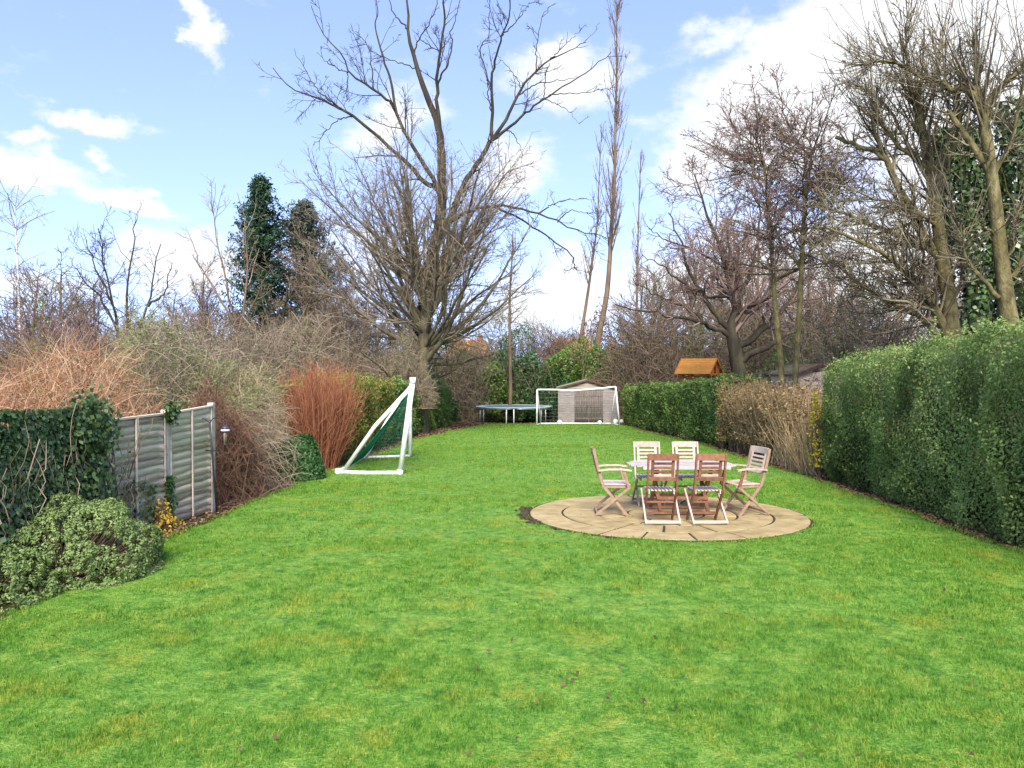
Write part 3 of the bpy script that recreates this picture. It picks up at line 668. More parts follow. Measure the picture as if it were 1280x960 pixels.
def main_shed():
    t = shed('garden_shed', 'grey wooden shed with double doors and mossy felt roof behind the goal', (2.62, 43.3, gz(43.3)), R(-3), 3.28, 2.8, 2.06, 2.50, m_shed, m_felt, m_shedpink, px=.49)
    for k, (a, b) in enumerate(((.90, 1.70), (1.72, 2.50))):
        V, Q = [], []; n = 6; bw = (b-a)/n
        for i in range(n):
            x0, x1 = a+i*bw+.004, a+(i+1)*bw-.004; j = len(V)
            V += [(x0, -.045, .05), (x1, -.045, .05), (x1, -.045, 1.93), (x0, -.045, 1.93), (x0, -.02, .05), (x1, -.02, .05), (x1, -.02, 1.93), (x0, -.02, 1.93)]
            Q += [(j, j+1, j+2, j+3), (j+4, j, j+3, j+7), (j+1, j+5, j+6, j+2), (j+3, j+2, j+6, j+7), (j, j+4, j+5, j+1), (j+5, j+4, j+7, j+6)]
        dr = link('door', npmesh('door', V, Q=Q), t, None, m_sheddoor)
        for z in (.35, 1.0, 1.62): link('door_brace', bar_mesh((a+.02, -.058, z), (b-.02, -.058, z), .02, .09, (0, 0, 1), .003), dr, None, m_sheddoor)
        x = a+.1 if k else b-.1; link('handle', bar_mesh((x, -.085, .92), (x, -.085, 1.08), .03, .03, (0, 1, 0), .004), dr, None, m_iron)
    bar('door_lintel', (.85, -.05, 1.965), (2.55, -.05, 1.965), .03, .06, t, m_shed)
    bar('threshold', (.85, -.06, .02), (2.55, -.06, .02), .08, .04, t, m_shed)
main_shed()
shed('neighbour_shed', 'small weathered board shed behind the brown hedge, beside the tall hedge', (8.62, 23.2, gz(23.2)), R(6), 1.9, 1.8, 2.46, 2.73, m_fence_g, plain_mat('brown_felt', [(.10, .075, .045), (.17, .13, .08), (.22, .18, .11)], 3, .95, .1, bump=.6), None, px=.38)
shed('neighbour_shed', 'low dark-roofed shed behind the brown hedge and the two slender trunks', (8.3, 27.5, gz(27.5)), R(-4), 2.9, 2.2, 2.40, 2.58, m_sheddoor, m_felt2, None)

# ------------------------------------------------------------------ play tower over the hedge
def tower():
    d = 38.0; x, y = P(874, 0, d)[0], d; g = gz(d)
    t = thing('play_tower', 'orange wooden play tower roof with yellow slide rising above the green hedge', 'play tower', (x, y, g), (0, 0, R(-38)))
    rz, ez = 3.50, 2.74; L2, W2 = .92, .82
    for sx in (-1, 1):
        for sy in (-1, 1): bar('post', (sx*.62, sy*.52, 0), (sx*.62, sy*.52, ez+.14), .08, .08, t, m_play, up=(1, 0, 0))
    n = 7
    for s in (-1, 1):
        for i in range(n):
            f0, f1 = i/n, (i+1)/n
            y0, y1 = s*W2*(1-f0), s*W2*(1-f1); z0, z1 = ez+(rz-ez)*f0, ez+(rz-ez)*f1
            bar('roof_board', (-L2, (y0+y1)/2, (z0+z1)/2), (L2, (y0+y1)/2, (z0+z1)/2), math.hypot(y1-y0, z1-z0)*.98, .025, t, m_playroof, up=(0, s*(rz-ez), W2), bev=.003)
    for e in (-1, 1):
        for s in (-1, 1): bar('barge_board', (e*(L2+.015), s*(W2+.02), ez-.04), (e*(L2+.015), 0, rz-.01), .03, .11, t, m_play)
        for k in range(5):
            yy = -.42+.21*k; zt = rz-(rz-ez)*abs(yy)/W2-.06
            bar('gable_board', (e*(L2-.1), yy, ez+.02 if k != 2 else ez+.38), (e*(L2-.1), yy, zt), .03, .17, t, m_play, up=(0, 1, 0), bev=.003)
    bar('tie_beam', (L2-.1, -.6, ez), (L2-.1, .6, ez), .05, .08, t, m_play); bar('tie_beam', (-L2+.1, -.6, ez), (-L2+.1, .6, ez), .05, .08, t, m_play)
    for k in range(6): bar('deck_board', (-.55+.22*k, -.56, 1.95), (-.55+.22*k, .56, 1.95), .2, .03, t, m_play, bev=.003)
    for s in (-1, 1):
        for z in (2.2, 2.4, 2.6): bar('guard_rail', (-.62, s*.55, z), (.62, s*.55, z), .03, .09, t, m_play)
    V = []; K = 9
    for i in range(K):
        f = i/(K-1); xx = -.66-1.35*f; zz = 2.32-2.1*f+.10*math.sin(f*6.28)
        for yy, dz in ((-.30, .16), (-.26, .0), (.26, .0), (.30, .16), (.28, -.03), (-.28, -.03)): V.append((xx, yy, zz+dz))
    Q = [(i*6+c, i*6+(c+1) % 6, (i+1)*6+(c+1) % 6, (i+1)*6+c) for i in range(K-1) for c in range(6)]
    link('slide', npmesh('slide', V, Q=Q, smooth=False), t, None, m_slide)
tower()

# ------------------------------------------------------------------ bird feeding station
def feeder():
    d = 12.15; x = P(271.5, 0, d)[0]; g = gz(d)
    t = thing('bird_feeder_pole', 'dark metal bird feeding pole with hooked arms at the fence end', 'bird feeder', (x, d, g))
    tx = P(262, 0, d)[0]-x; tz = P(0, 527, d)[2]-g; az = P(0, 563, d)[2]-g
    pipe('pole', [(0, 0, -.03), (tx*.6, 0, tz*.6), (tx, 0, tz)], .016, t, m_iron, 8)
    pipe('arm', [(tx*.7-.10, 0, az), (tx*.7+.10, 0, az)], .010, t, m_iron, 6)
    for s, ln in ((-1, .36), (1, .21)):
        hk = [(tx, 0, tz-.02)]+[(tx+s*ln*f, 0, tz+.07*math.sin(math.pi*f)) for f in (.25, .5, .75, 1)]+[(tx+s*ln, 0, tz-.04)]
        pipe('hook', hk, .008, t, m_iron, 6)
    def feed(label, px, py0, py1, r, body, cap, cat='bird feeder'):
        dd = d; X, z0, z1 = P(px, 0, dd)[0], P(0, py1, dd)[2], P(0, py0, dd)[2]
        f = thing('hanging_feeder', label, cat, (X, dd, z0)); h = z1-z0
        pipe('seed_tube', [(0, 0, .02), (0, 0, h-.05)], r*.75, f, body, 10)
        pipe('roof_cap', [(0, 0, h-.06), (0, 0, h-.025), (0, 0, h)], r, f, cap[0], 12, [r*1.55, r*1.3, r*.25])
        pipe('cap_band', [(0, 0, h-.085), (0, 0, h-.06)], r, f, cap[1], 12, [r*1.62, r*1.6])
        pipe('base_tray', [(0, 0, 0), (0, 0, .02)], r*1.15, f, m_iron, 10); pipe('hanger', [(0, 0, h), (.004, 0, h+.06), (0, 0, h+.11)], .004, f, m_iron, 5)
        for k in range(6):
            a = k*math.pi/3; pipe('cage_wire', [(r*math.cos(a), r*math.sin(a), .01), (r*math.cos(a), r*math.sin(a), h-.06)], .003, f, m_iron, 4)
    feed('dark cage feeder hanging before the fence boards', 237, 546, 572, .055, m_iron, (m_iron, m_iron))
    feed('tube feeder with white and blue cap hanging beside the fence end post', 281.5, 532, 556, .042, m_tube, (m_capd, m_cap))
feeder()

# ------------------------------------------------------------------ houses far behind the wood
def house(label, px, d, w, dep, wall, ridge, ground_z, mw, rz=0):
    t = thing('house', label, 'house', (P(px, 0, d)[0], d, ground_z), (0, 0, rz))
    def bx(name, x0, x1, y0, y1, z0, z1, m, par=t):
        V = [(x, y, z) for z in (z0, z1) for x, y in ((x0, y0), (x1, y0), (x1, y1), (x0, y1))]
        return link(name, npmesh(name, V, Q=[(3, 2, 1, 0), (4, 5, 6, 7), (0, 1, 5, 4), (1, 2, 6, 5), (2, 3, 7, 6), (3, 0, 4, 7)]), par, None, m)
    bx('wall', -w/2, w/2, 0, dep, 0, wall, mw)
    V = [(-w/2-.3, -.4, wall), (w/2+.3, -.4, wall), (w/2+.3, dep+.4, wall), (-w/2-.3, dep+.4, wall), (-w/2+1.2, dep/2, ridge), (w/2-1.2, dep/2, ridge)]
    me = bpy.data.meshes.new('roof'); me.from_pydata(V, [], [(0, 1, 5, 4), (2, 3, 4, 5), (1, 2, 5), (3, 0, 4), (3, 2, 1, 0)]); ro = link('roof', me, t, None, m_rooft)
    bx('chimney', w*.2, w*.2+.8, dep/2-.4, dep/2+.4, ridge-.8, ridge+1.1, m_brick, ro)
    for fl in (0, 1):
        for k in (-1, 0, 1):
            if fl == 0 and k == 0: continue
            wd = bx('window', k*w*.3-.65, k*w*.3+.65, -.06, .05, 1.0+fl*2.6, 2.3+fl*2.6, m_white); bx('pane', k*w*.3-.55, k*w*.3-.04, -.075, -.05, 1.1+fl*2.6, 2.2+fl*2.6, m_glass, wd); bx('pane', k*w*.3+.04, k*w*.3+.55, -.075, -.05, 1.1+fl*2.6, 2.2+fl*2.6, m_glass, wd)
    bx('door', -.5, .5, -.05, .04, 0, 2.1, m_barge)
house('cream house with orange tiled roof glimpsed beyond the trees above the shed', 716, 138, 8.5, 8, 6.4, 9.6, gz(70), m_render)
house('brick house with red roof glimpsed through the big bare tree', 585, 150, 9, 8, 6.2, 9.8, gz(70), m_brick)

# ------------------------------------------------------------------ trees
def tree_from(name, label, groups_trunk, groups_crown, loc, mt, mc, rng, cat_='tree', group=None):
    t = thing(name, label, cat_, loc, group=group)
    world_part('trunk', tubes(groups_trunk, 'trunk', rng), t, mt)
    world_part('crown', tubes(groups_crown, 'crown', rng, False), t, mc)
    return t
def buds(Pt, n, rng, size, name='buds', spread=.03):
    N, K, _ = Pt.shape; i = rng.integers(0, N, n); k = rng.integers(1, K, n)
    return leaves(Pt[i, k]+rng.normal(0, spread, (n, 3)), rng.normal(size=(n, 3)), size, name, rng, .5)
def foot(px, d): return (P(px, 0, d)[0], d, gz(d))
def centre_trees():
    rng = np.random.default_rng(21); d = 36.0
    gy = HOR+(CAMZ-gz(d))*FOC/d+6
    L = [([(521, gy), (521, 470), (527, 400), (540, 330), (550, 275), (553, 245), (551, 205), (549, 162), (537, 130), (525, 95), (517, 67), (509, 40), (510, 12), (505, -25)], 19, 1.8),
         ([(553, 255), (545, 240), (532, 232), (505, 203), (465, 165), (425, 135), (395, 122), (365, 110), (340, 85)], 7.5, .9),
         ([(553, 255), (542, 228), (526, 202), (512, 180), (492, 135), (480, 122), (460, 107), (437, 92), (427, 67), (405, 45), (390, 7)], 6, .8),
         ([(550, 172), (547, 130), (547, 100), (550, 70), (556, 32), (555, 0), (556, -30)], 5, 1.6),
         ([(551, 300), (560, 285), (580, 232), (600, 200), (615, 175)], 8, 5),
         ([(615, 175), (615, 137), (614, 100), (620, 72), (627, 45), (637, 15), (639, -20)], 4.2, 1.2),
         ([(616, 174), (635, 145), (647, 120), (667, 92), (687, 75), (710, 64), (732, 52)], 4.5, .8),
         ([(616, 176), (640, 157), (665, 135), (690, 117), (730, 92), (765, 65)], 4.0, .8),
         ([(553, 290), (565, 278), (580, 268), (614, 258), (649, 261), (674, 267), (706, 282), (736, 292), (760, 298)], 5, .9),
         # second order
         ([(425, 135), (410, 125), (400, 115), (390, 103), (382, 87), (367, 62)], 2.2, .5),
         ([(442, 150), (430, 149), (420, 152), (407, 165), (392, 182)], 1.8, .6),
         ([(492, 135), (487, 100), (477, 67), (470, 37), (471, 15), (469, -15)], 3.4, .8),
         ([(472, 112), (467, 90), (463, 65), (455, 50), (445, 40)], 1.7, .5),
         ([(437, 92), (434, 110), (433, 128)], 1.2, .7), ([(437, 92), (415, 82), (395, 65)], 1.3, .4),
         ([(517, 67), (519, 57), (525, 47), (540, 20), (547, 0), (549, -15)], 2, .8),
         ([(509, 36), (500, 26), (492, 17), (487, 0), (484, -15)], 2, .7),
         ([(521, 88), (508, 82), (495, 78), (477, 70), (458, 57), (445, 45)], 1.6, .4),
         ([(547, 110), (552, 95), (560, 82), (565, 52), (563, 40), (570, 25), (575, 0)], 2.6, .8),
         ([(551, 68), (540, 60), (528, 50), (515, 38)], 1.3, .4),
         ([(612, 105), (606, 85), (600, 65), (603, 53), (610, 47), (612, 25), (613, -5)], 1.8, .7),
         ([(614, 140), (610, 120), (609, 100)], 1.6, 1), ([(627, 45), (640, 33), (655, 15), (662, 2)], 1.7, .5),
         ([(667, 92), (669, 75), (671, 55), (677, 22), (687, 8)], 1.5, .5), ([(648, 112), (646, 100), (635, 85), (622, 70)], 1.3, .5),
         ([(647, 118), (668, 106), (700, 100), (725, 96)], 1.8, .5), ([(687, 75), (700, 62), (713, 50), (728, 36)], 1.4, .4),
         ([(687, 120), (706, 117), (727, 116), (750, 113), (767, 112)], 1.4, .4), ([(635, 160), (643, 168), (649, 182), (655, 200)], 1.5, .4),
         ([(685, 126), (697, 130), (712, 141), (725, 155)], 1.2, .35), ([(672, 130), (680, 118), (682, 92), (687, 80)], 1.5, .8),
         ([(622, 261), (655, 277), (685, 296), (712, 317), (716, 328), (722, 339)], 2.6, .8), ([(671, 264), (686, 257), (701, 252), (733, 248)], 1.8, .6), ([(695, 274), (705, 268), (717, 263), (741, 269)], 1.7, .6)]
    Pt, Rd = trace(L, d, rng, 22, .5, .03, .54)
    a = spawn(Pt[1:], Rd[1:], 1.2, .25, .98, 42, .24, 7, rng, .13, .03, .45, .016, lmin=.5, lmax=2.2)
    b = spawn(*a, 2.6, .2, 1, 42, .5, 4, rng, .15, .03, .6, .012, lmin=.25, lmax=.9)
    c = spawn(*b, 4.5, .2, 1, 40, .5, 2, rng, .15, .02, .6, .010, lmin=.15, lmax=.4)
    t = tree_from('bare_tree', 'tallest bare tree with wide dark limbs spreading above the others', [(Pt, Rd, 9)], [(*a, 5), (*b, 3), (*c, 3)], foot(521, d), b_dark, t_dark, rng)
    # dense broom-shaped tree in front of it
    rng = np.random.default_rng(22); d = 34.0; base = np.array(foot(524, d))
    tr = resample([base+[0, 0, -.1], base+[.05, 0, 2.2], base+[.25, .1, 4.6], base+[.35, 0, 7.2]], 12)[None]; trr = np.linspace(.46, .17, 12)[None]
    n = 44; az = rng.uniform(0, 6.283, n); hgt = rng.uniform(0, 1, n); inc = np.radians(6+(80-46*hgt)*rng.uniform(.30, 1, n)); s0 = tr[0][(4.6+6.4*hgt).astype(int)]+rng.normal(0, .08, (n, 3))
    dirs = np.stack([np.sin(inc)*np.cos(az)*1.25+.05, np.sin(inc)*np.sin(az), np.cos(inc)], -1)
    Ln = 7.4+1.0*np.cos(inc)-.9*hgt+rng.uniform(-1.6, .5, n)
    l1 = polys(s0, dirs, Ln, 12, .085, .035, rng); r1 = rng.uniform(.07, .125, n)[:, None]*np.linspace(1, .10, 12)[None]
    low = 9; az = rng.uniform(0, 6.283, low); s0 = tr[0][rng.integers(3, 7, low)]
    l1b = polys(s0, np.stack([np.cos(az), np.sin(az), rng.uniform(.05, .35, low)], -1), rng.uniform(4.0, 6.3, low), 12, .09, .015, rng); r1b = rng.uniform(.06, .10, low)[:, None]*np.linspace(1, .12, 12)[None]
    A, AR = cat((l1, r1), (l1b, r1b))
    b = spawn(A, AR, 2.3, .14, .97, 38, .36, 7, rng, .11, .03, .5, .014, lmin=.8, lmax=3.2)
    c = spawn(*b, 2.4, .2, 1, 38, .42, 3, rng, .11, .03, .6, .011, lmin=.35, lmax=1.3)
    e = spawn(*c, 3.4, .2, 1, 38, .5, 2, rng, .13, .02, .6, .010, lmin=.2, lmax=.55)
    t = tree_from('bare_tree', 'dense broom-shaped bare tree in front of the tallest tree', [(tr, trr, 10), (A, AR, 7)], [(*b, 4), (*c, 3), (*e, 3)], tuple(base), b_olive, t_olive, rng)
    world_part('buds', buds(e[0], 6000, rng, .055), t, l_bud)
centre_trees()

def right_trees():
    rng = np.random.default_rng(31); d = 18.0
    L = [([(1206, 590), (1198, 470), (1191, 411), (1182, 341), (1171, 271), (1162, 210), (1149, 144), (1144, 120)], 19, 6),
         ([(1178, 324), (1160, 310), (1143, 302), (1086, 280), (1050, 266), (1010, 250)], 8, 1.8),
         ([(1195, 470), (1172, 400), (1151, 363), (1130, 340), (1108, 320), (1059, 295), (1030, 285)], 10, 2),
         ([(1186, 440), (1151, 403), (1115, 382), (1086, 363), (1050, 335), (1010, 300)], 5, 1.5),
         ([(1173, 306), (1152, 280), (1134, 245), (1112, 205), (1103, 188), (1094, 166), (1090, 140)], 9, 3),
         ([(1116, 200), (1100, 192), (1077, 184), (1060, 178), (1044, 172)], 5, 3.5),
         ([(1165, 230), (1150, 208), (1129, 188), (1105, 160), (1090, 130)], 6, 2),
         ([(1152, 160), (1140, 125), (1134, 90), (1132, 57), (1133, 20)], 3, .9),
         ([(1166, 240), (1185, 190), (1198, 150), (1195, 118), (1175, 104), (1151, 96), (1121, 79), (1095, 76), (1077, 82)], 6, 1.4),
         ([(1149, 146), (1165, 120), (1172, 80), (1176, 40)], 2.6, .9),
         ([(1171, 275), (1150, 262), (1110, 250), (1070, 240), (1035, 215)], 4, 1),
         ([(1158, 200), (1130, 165), (1110, 130), (1085, 115), (1060, 105)], 4, 1)]
    Pt, Rd = trace(L, d, rng, 14, .45, .015)
    a = spawn(Pt[1:], Rd[1:], 10.5, .12, .98, 50, .34, 7, rng, .15, .05, .45, .013, lmin=.5, lmax=1.9)
    sh = spawn(Pt[[0, 4, 6, 7, 8, 9]], Rd[[0, 4, 6, 7, 8, 9]], 5.5, .6, 1, 35, .3, 6, rng, .05, .16, .35, .011, absl=1.7, lmin=.5, lmax=2.8)
    b = spawn(*a, 5.0, .12, 1, 45, .5, 5, rng, .17, .04, .6, .008, lmin=.25, lmax=.9)
    b2 = spawn(*sh, 2.2, .15, 1, 40, .3, 4, rng, .12, .06, .5, .006, lmin=.12, lmax=.45)
    c = spawn(*b, 7.5, .12, 1, 42, .5, 2, rng, .15, .03, .6, .0065, lmin=.12, lmax=.45)
    t = tree_from('pollarded_tree', 'mossy-trunked tree leaning over the tall hedge, branches sweeping over the lawn side', [(Pt, Rd, 9)], [(*a, 4), (*sh, 4), (*b, 3), (*b2, 3), (*c, 3)], foot(1206, d), b_mossy, t_mossy, rng)
    rng = np.random.default_rng(32); d = 16.5
    L = [([(1275, 600), (1268, 450), (1261, 394), (1252, 333), (1243, 245), (1234, 175), (1223, 125), (1219, 108)], 19, 7),
         ([(1240, 220), (1228, 200), (1208, 171), (1194, 150), (1186, 138)], 8, 4), ([(1228, 150), (1240, 120), (1265, 95), (1285, 80), (1310, 60)], 7, 3),
         ([(1248, 372), (1230, 352), (1212, 333), (1204, 306), (1200, 280)], 5, 1.5), ([(1256, 345), (1272, 335), (1290, 300), (1310, 270)], 6, 2),
         ([(1221, 125), (1205, 110), (1190, 112), (1176, 100)], 7, 4), ([(1221, 124), (1222, 90), (1215, 50)], 2.6, .9), ([(1240, 220), (1262, 180), (1275, 130), (1282, 80)], 5, 2),
         ([(1252, 300), (1230, 285), (1205, 270), (1175, 262)], 3, 1), ([(1250, 330), (1268, 310), (1262, 290), (1270, 270)], 2.5, 1)]
    Pt, Rd = trace(L, d, rng, 14, .4, .012)
    a = spawn(Pt[1:], Rd[1:], 12.0, .12, .98, 50, .40, 7, rng, .16, .05, .4, .012, lmin=.4, lmax=1.4)
    sh = spawn(Pt, Rd, 5.0, .7, 1, 35, .3, 6, rng, .045, .17, .3, .011, absl=1.8, lmin=.6, lmax=3.0)
    b = spawn(*a, 5.0, .12, 1, 45, .5, 5, rng, .17, .05, .6, .0075, lmin=.2, lmax=.8)
    b2 = spawn(*sh, 2.8, .15, 1, 40, .3, 3, rng, .12, .06, .5, .0065, lmin=.12, lmax=.45); c = spawn(*b, 7.0, .12, 1, 42, .5, 2, rng, .15, .03, .6, .0065, lmin=.12, lmax=.4)
    t = tree_from('pollarded_tree', 'pollarded tree at the right edge with dark ivy behind its trunk', [(Pt, Rd, 9)], [(*a, 4), (*sh, 4), (*b, 3), (*b2, 3), (*c, 3)], foot(1275, d), b_mossy, t_mossy, rng)
    # ivy-clad trunks standing behind
    for (pts, d, wpx, n, label) in (([(1228, 600), (1222, 420), (1214, 330), (1208, 250), (1200, 190), (1196, 165)], 19.5, 21, 5200, 'trunk wrapped in dark ivy between the two pollarded trees'),
                                    ([(1300, 600), (1288, 420), (1282, 300), (1276, 200), (1270, 130)], 19.0, 22, 4600, 'ivy-wrapped trunk at the far right edge behind the pollarded tree'),
                                    ([(1258, 600), (1254, 420), (1250, 330), (1246, 260), (1243, 205)], 19.8, 18, 3600, 'shorter ivy-smothered trunk directly behind the right edge pollard'),
                                    ([(1190, 600), (1186, 400), (1180, 250), (1176, 170)], 20.5, 10, 1800, 'thin ivy-covered trunk behind the leaning mossy tree')):
        rng = np.random.default_rng(int(wpx)); Pt, Rd = trace([(pts, 9, 5)], d, rng, 16, 0)
        t = thing('ivy_clad_tree', label, 'tree', foot(pts[0][0], d))
        a = spawn(Pt, Rd, 1.8, .5, 1, 40, .3, 6, rng, .12, .08, .4, .012, absl=1.4, lmax=2.2)
        world_part('trunk', tubes([(Pt, Rd, 8), (*a, 4), (*spawn(*a, 2, .2, 1, 40, .5, 4, rng, .15, .05, .6, .007), 3)], 'trunk', rng), t, b_mossy)
        k = rng.uniform(2, 15, n); i = k.astype(int); i = np.minimum(i, 14); c = Pt[0][i]+(Pt[0][i+1]-Pt[0][i])*(k-i)[:, None]
        th = rng.uniform(0, 6.283, n); nz = Noise(40, 1.6)(c*[1, 1, 1]+np.stack([np.cos(th), np.sin(th), th*0], -1)); rad = wpx/FOC*d*(.55+.36*nz+.4*rng.uniform(0, 1, n)).clip(.2, 1.6)
        o = np.stack([np.cos(th), np.sin(th), th*0], -1)
        world_part('ivy', leaves(c+o*rad[:, None]+rng.normal(0, .05, (n, 3)), o+rng.normal(0, .5, (n, 3)), .12, 'ivy', rng, .85), t, l_ivy)
    # two slender trunks behind the brown hedge
    for (pts, d, label, sd) in (([(980, 580), (977, 470), (970, 393), (965, 320), (960, 265), (957, 220), (952, 200)], 22.5, 'slender bare tree with plum twigs, the one nearer the oak, behind the brown hedge', 5),
                                ([(990, 580), (994, 477), (1000, 377), (1003, 310), (1007, 240), (1012, 210), (1016, 185)], 22.0, 'slender bare tree with plum twigs, the one nearer the tall hedge, behind the brown hedge', 6)):
        rng = np.random.default_rng(sd); Pt, Rd = trace([(pts, 6.8, 2.2)], d, rng, 16, 0)
        l1 = spawn(Pt, Rd, 0, .42, 1.0, 66, .4, 9, rng, .13, .01, .5, .02, n=56, absl=2.3, lmin=.9, lmax=3.0)
        b = spawn(*l1, 4.6, .12, 1, 45, .45, 4, rng, .16, .04, .55, .011, lmin=.3, lmax=1.2)
        c = spawn(*b, 5.0, .15, 1, 45, .5, 3, rng, .18, .02, .6, .009, lmin=.2, lmax=.6)
        e = spawn(*c, 5.5, .2, 1, 45, .5, 2, rng, .18, 0, .6, .008, lmin=.12, lmax=.35)
        t = tree_from('slender_tree', label, [(Pt, Rd, 8), (*l1, 5)], [(*b, 3), (*c, 3), (*e, 3)], foot(pts[0][0], d), b_mossy, t_plum, rng)
        world_part('catkins', buds(c[0], 3500, rng, .06, 'catkins', .04), t, t_plum)
    # gnarled oak
    rng = np.random.default_rng(33); d = 32.0
    L = [([(928, 550), (925, 480), (922, 457), (917, 433), (912, 415), (917, 395), (921, 380), (914, 365), (909, 345), (900, 320), (893, 290), (880, 255), (870, 220)], 17, 1.2),
         ([(912, 420), (897, 410), (880, 403), (862, 398), (843, 397), (820, 390), (795, 388), (770, 380)], 5.5, 1),
         ([(922, 445), (932, 436), (945, 425), (967, 403), (985, 382), (993, 367), (1002, 340), (1000, 310), (1010, 280)], 8, 1.4),
         ([(928, 456), (938, 449), (948, 440), (966, 430), (987, 417), (1013, 407), (1040, 407), (1052, 395), (1050, 373), (1060, 350)], 7.5, 1.5),
         ([(882, 404), (865, 390), (850, 380), (832, 374), (812, 364), (790, 350)], 3.5, .8),
         ([(911, 415), (895, 395), (878, 370), (862, 335), (850, 300), (835, 265)], 6, 1), ([(920, 378), (935, 350), (945, 310), (950, 270), (940, 235)], 5, 1),
         ([(905, 340), (885, 325), (860, 310), (835, 300), (810, 285)], 3, .7), ([(945, 425), (955, 400), (965, 350), (978, 320)], 4, 1), ([(878, 370), (855, 355), (830, 335), (805, 320)], 3, .7)]
    Pt, Rd = trace(L, d, rng, 18, .6, .05)
    a = spawn(Pt, Rd, 3.0, .30, .98, 50, .30, 8, rng, .19, .05, .5, .02, lmin=.7, lmax=3.0)
    b = spawn(*a, 3.6, .15, 1, 48, .45, 4, rng, .2, .03, .55, .013, lmin=.35, lmax=1.4)
    c = spawn(*b, 3.4, .2, 1, 45, .5, 3, rng, .2, .01, .6, .012, lmin=.2, lmax=.8); e = spawn(*c, 3.8, .2, 1, 45, .5, 2, rng, .2, 0, .6, .010, lmin=.15, lmax=.5)
    tree_from('oak_tree', 'gnarled bare oak with thick mossy low limbs behind the play tower', [(Pt, Rd, 9)], [(*a, 4), (*b, 3), (*c, 3), (*e, 3)], foot(928, d), b_dark, t_plum, rng)
right_trees()

def poplars():
    for (pts, d, r0, r1, n, label, sd, top) in (([(744, 450), (750, 412), (758, 372), (762, 328), (764, 288), (768, 234), (769, 175), (770, 125), (771, 75), (771, 25), (772, 5)], 50, 6, .6, 80, 'tallest slender poplar rising beside the big tree, above the shed', 1, 1),
                                           ([(722, 445), (727, 415), (734, 372), (739, 336), (744, 301), (747, 274), (749, 220), (752, 165)], 51, 3.6, .6, 50, 'shorter slender poplar just left of the tallest poplar', 2, 1),
                                           ([(796, 450), (796, 380), (797, 320), (799, 250), (801, 190)], 54, 3, .6, 36, 'thin bare tree between the poplars and the oak', 3, 1),
                                           ([(638, 520), (638, 463), (637, 400), (638, 355), (640, 320), (641, 290)], 47, 4, .8, 40, 'straight slim trunk rising behind the trampoline', 4, 0)):
        rng = np.random.default_rng(100+sd); Pt, Rd = trace([(pts, r0, r1)], d, rng, 20, 0)
        l1 = spawn(Pt, Rd, 0, .30 if top else .35, .98, 24 if top else 55, .14, 8, rng, .05, .13 if top else .04, .4, .018, n=n, lmin=.9, lmax=4.2)
        b = spawn(*l1, 2.0, .1, 1, 25 if top else 42, .4, 5, rng, .07, .08 if top else .02, .5, .012, lmin=.3, lmax=1.3)
        c = spawn(*b, 3.0, .2, 1, 32, .5, 2, rng, .1, .05, .6, .011, lmin=.2, lmax=.6)
        tree_from('poplar' if top else 'slim_tree', label, [(Pt, Rd, 8), (*l1, 4)], [(*b, 3), (*c, 3)], foot(pts[0][0], d), b_brown, t_brown, rng)
poplars()

# generic bare trees: a few kinds, copied through the wood
def gen_tree(seed, H, r, nl, ang, lr, up, mt, mc, base=.25, wob=.07, dens=(2.8, 4.0, 5.5), rm=(.021, .014, .0115)):
    rng = np.random.default_rng(seed)
    tr = polys(np.zeros((1, 3)), np.array([[0, 0, 1.]]), np.array([H]), 12, wob*.5, .06, rng); trr = r*np.linspace(1, .22, 12)[None]
    l1 = spawn(tr, trr, 0, base, 1, ang, lr, 9, rng, wob, up, .6, .03, n=nl)
    b = spawn(*l1, dens[0], .15, 1, 42, .42, 6, rng, wob*1.5, up, .5, rm[0], lmin=.5, lmax=2.6)
    c = spawn(*b, dens[1], .2, 1, 42, .45, 3, rng, wob*1.8, up*.6, .6, rm[1], lmin=.3, lmax=1.1)
    e = spawn(*c, dens[2], .2, 1, 42, .5, 2, rng, wob*1.8, up*.3, .6, rm[2], lmin=.2, lmax=.6)
    return tubes([(tr, trr, 7), (*l1, 5)], 'trunk', rng), tubes([(*b, 3), (*c, 3), (*e, 3)], 'crown', rng, False), mt, mc
KINDS_ = [gen_tree(51, 11, .20, 26, 46, .42, .04, b_brown, t_brown, .22), gen_tree(52, 9, .18, 30, 58, .46, .03, b_olive, t_olive, .12), gen_tree(53, 12, .16, 30, 34, .30, .06, b_brown, t_plum, .2),
          gen_tree(54, 7, .15, 34, 62, .5, .02, b_dark, t_brown, .05, .1)]
def put_tree(k, px, d, s, label, name='bare_tree', group=None, rz=0, sz=1):
    tm, cm, mt, mc = KINDS_[k]
    t = thing(name, label, 'tree', foot(px, d), (0, 0, rz), group); t.scale = (s, s, s*sz)
    link('trunk', tm, t, None, mt); link('crown', cm, t, None, mc)
    return t
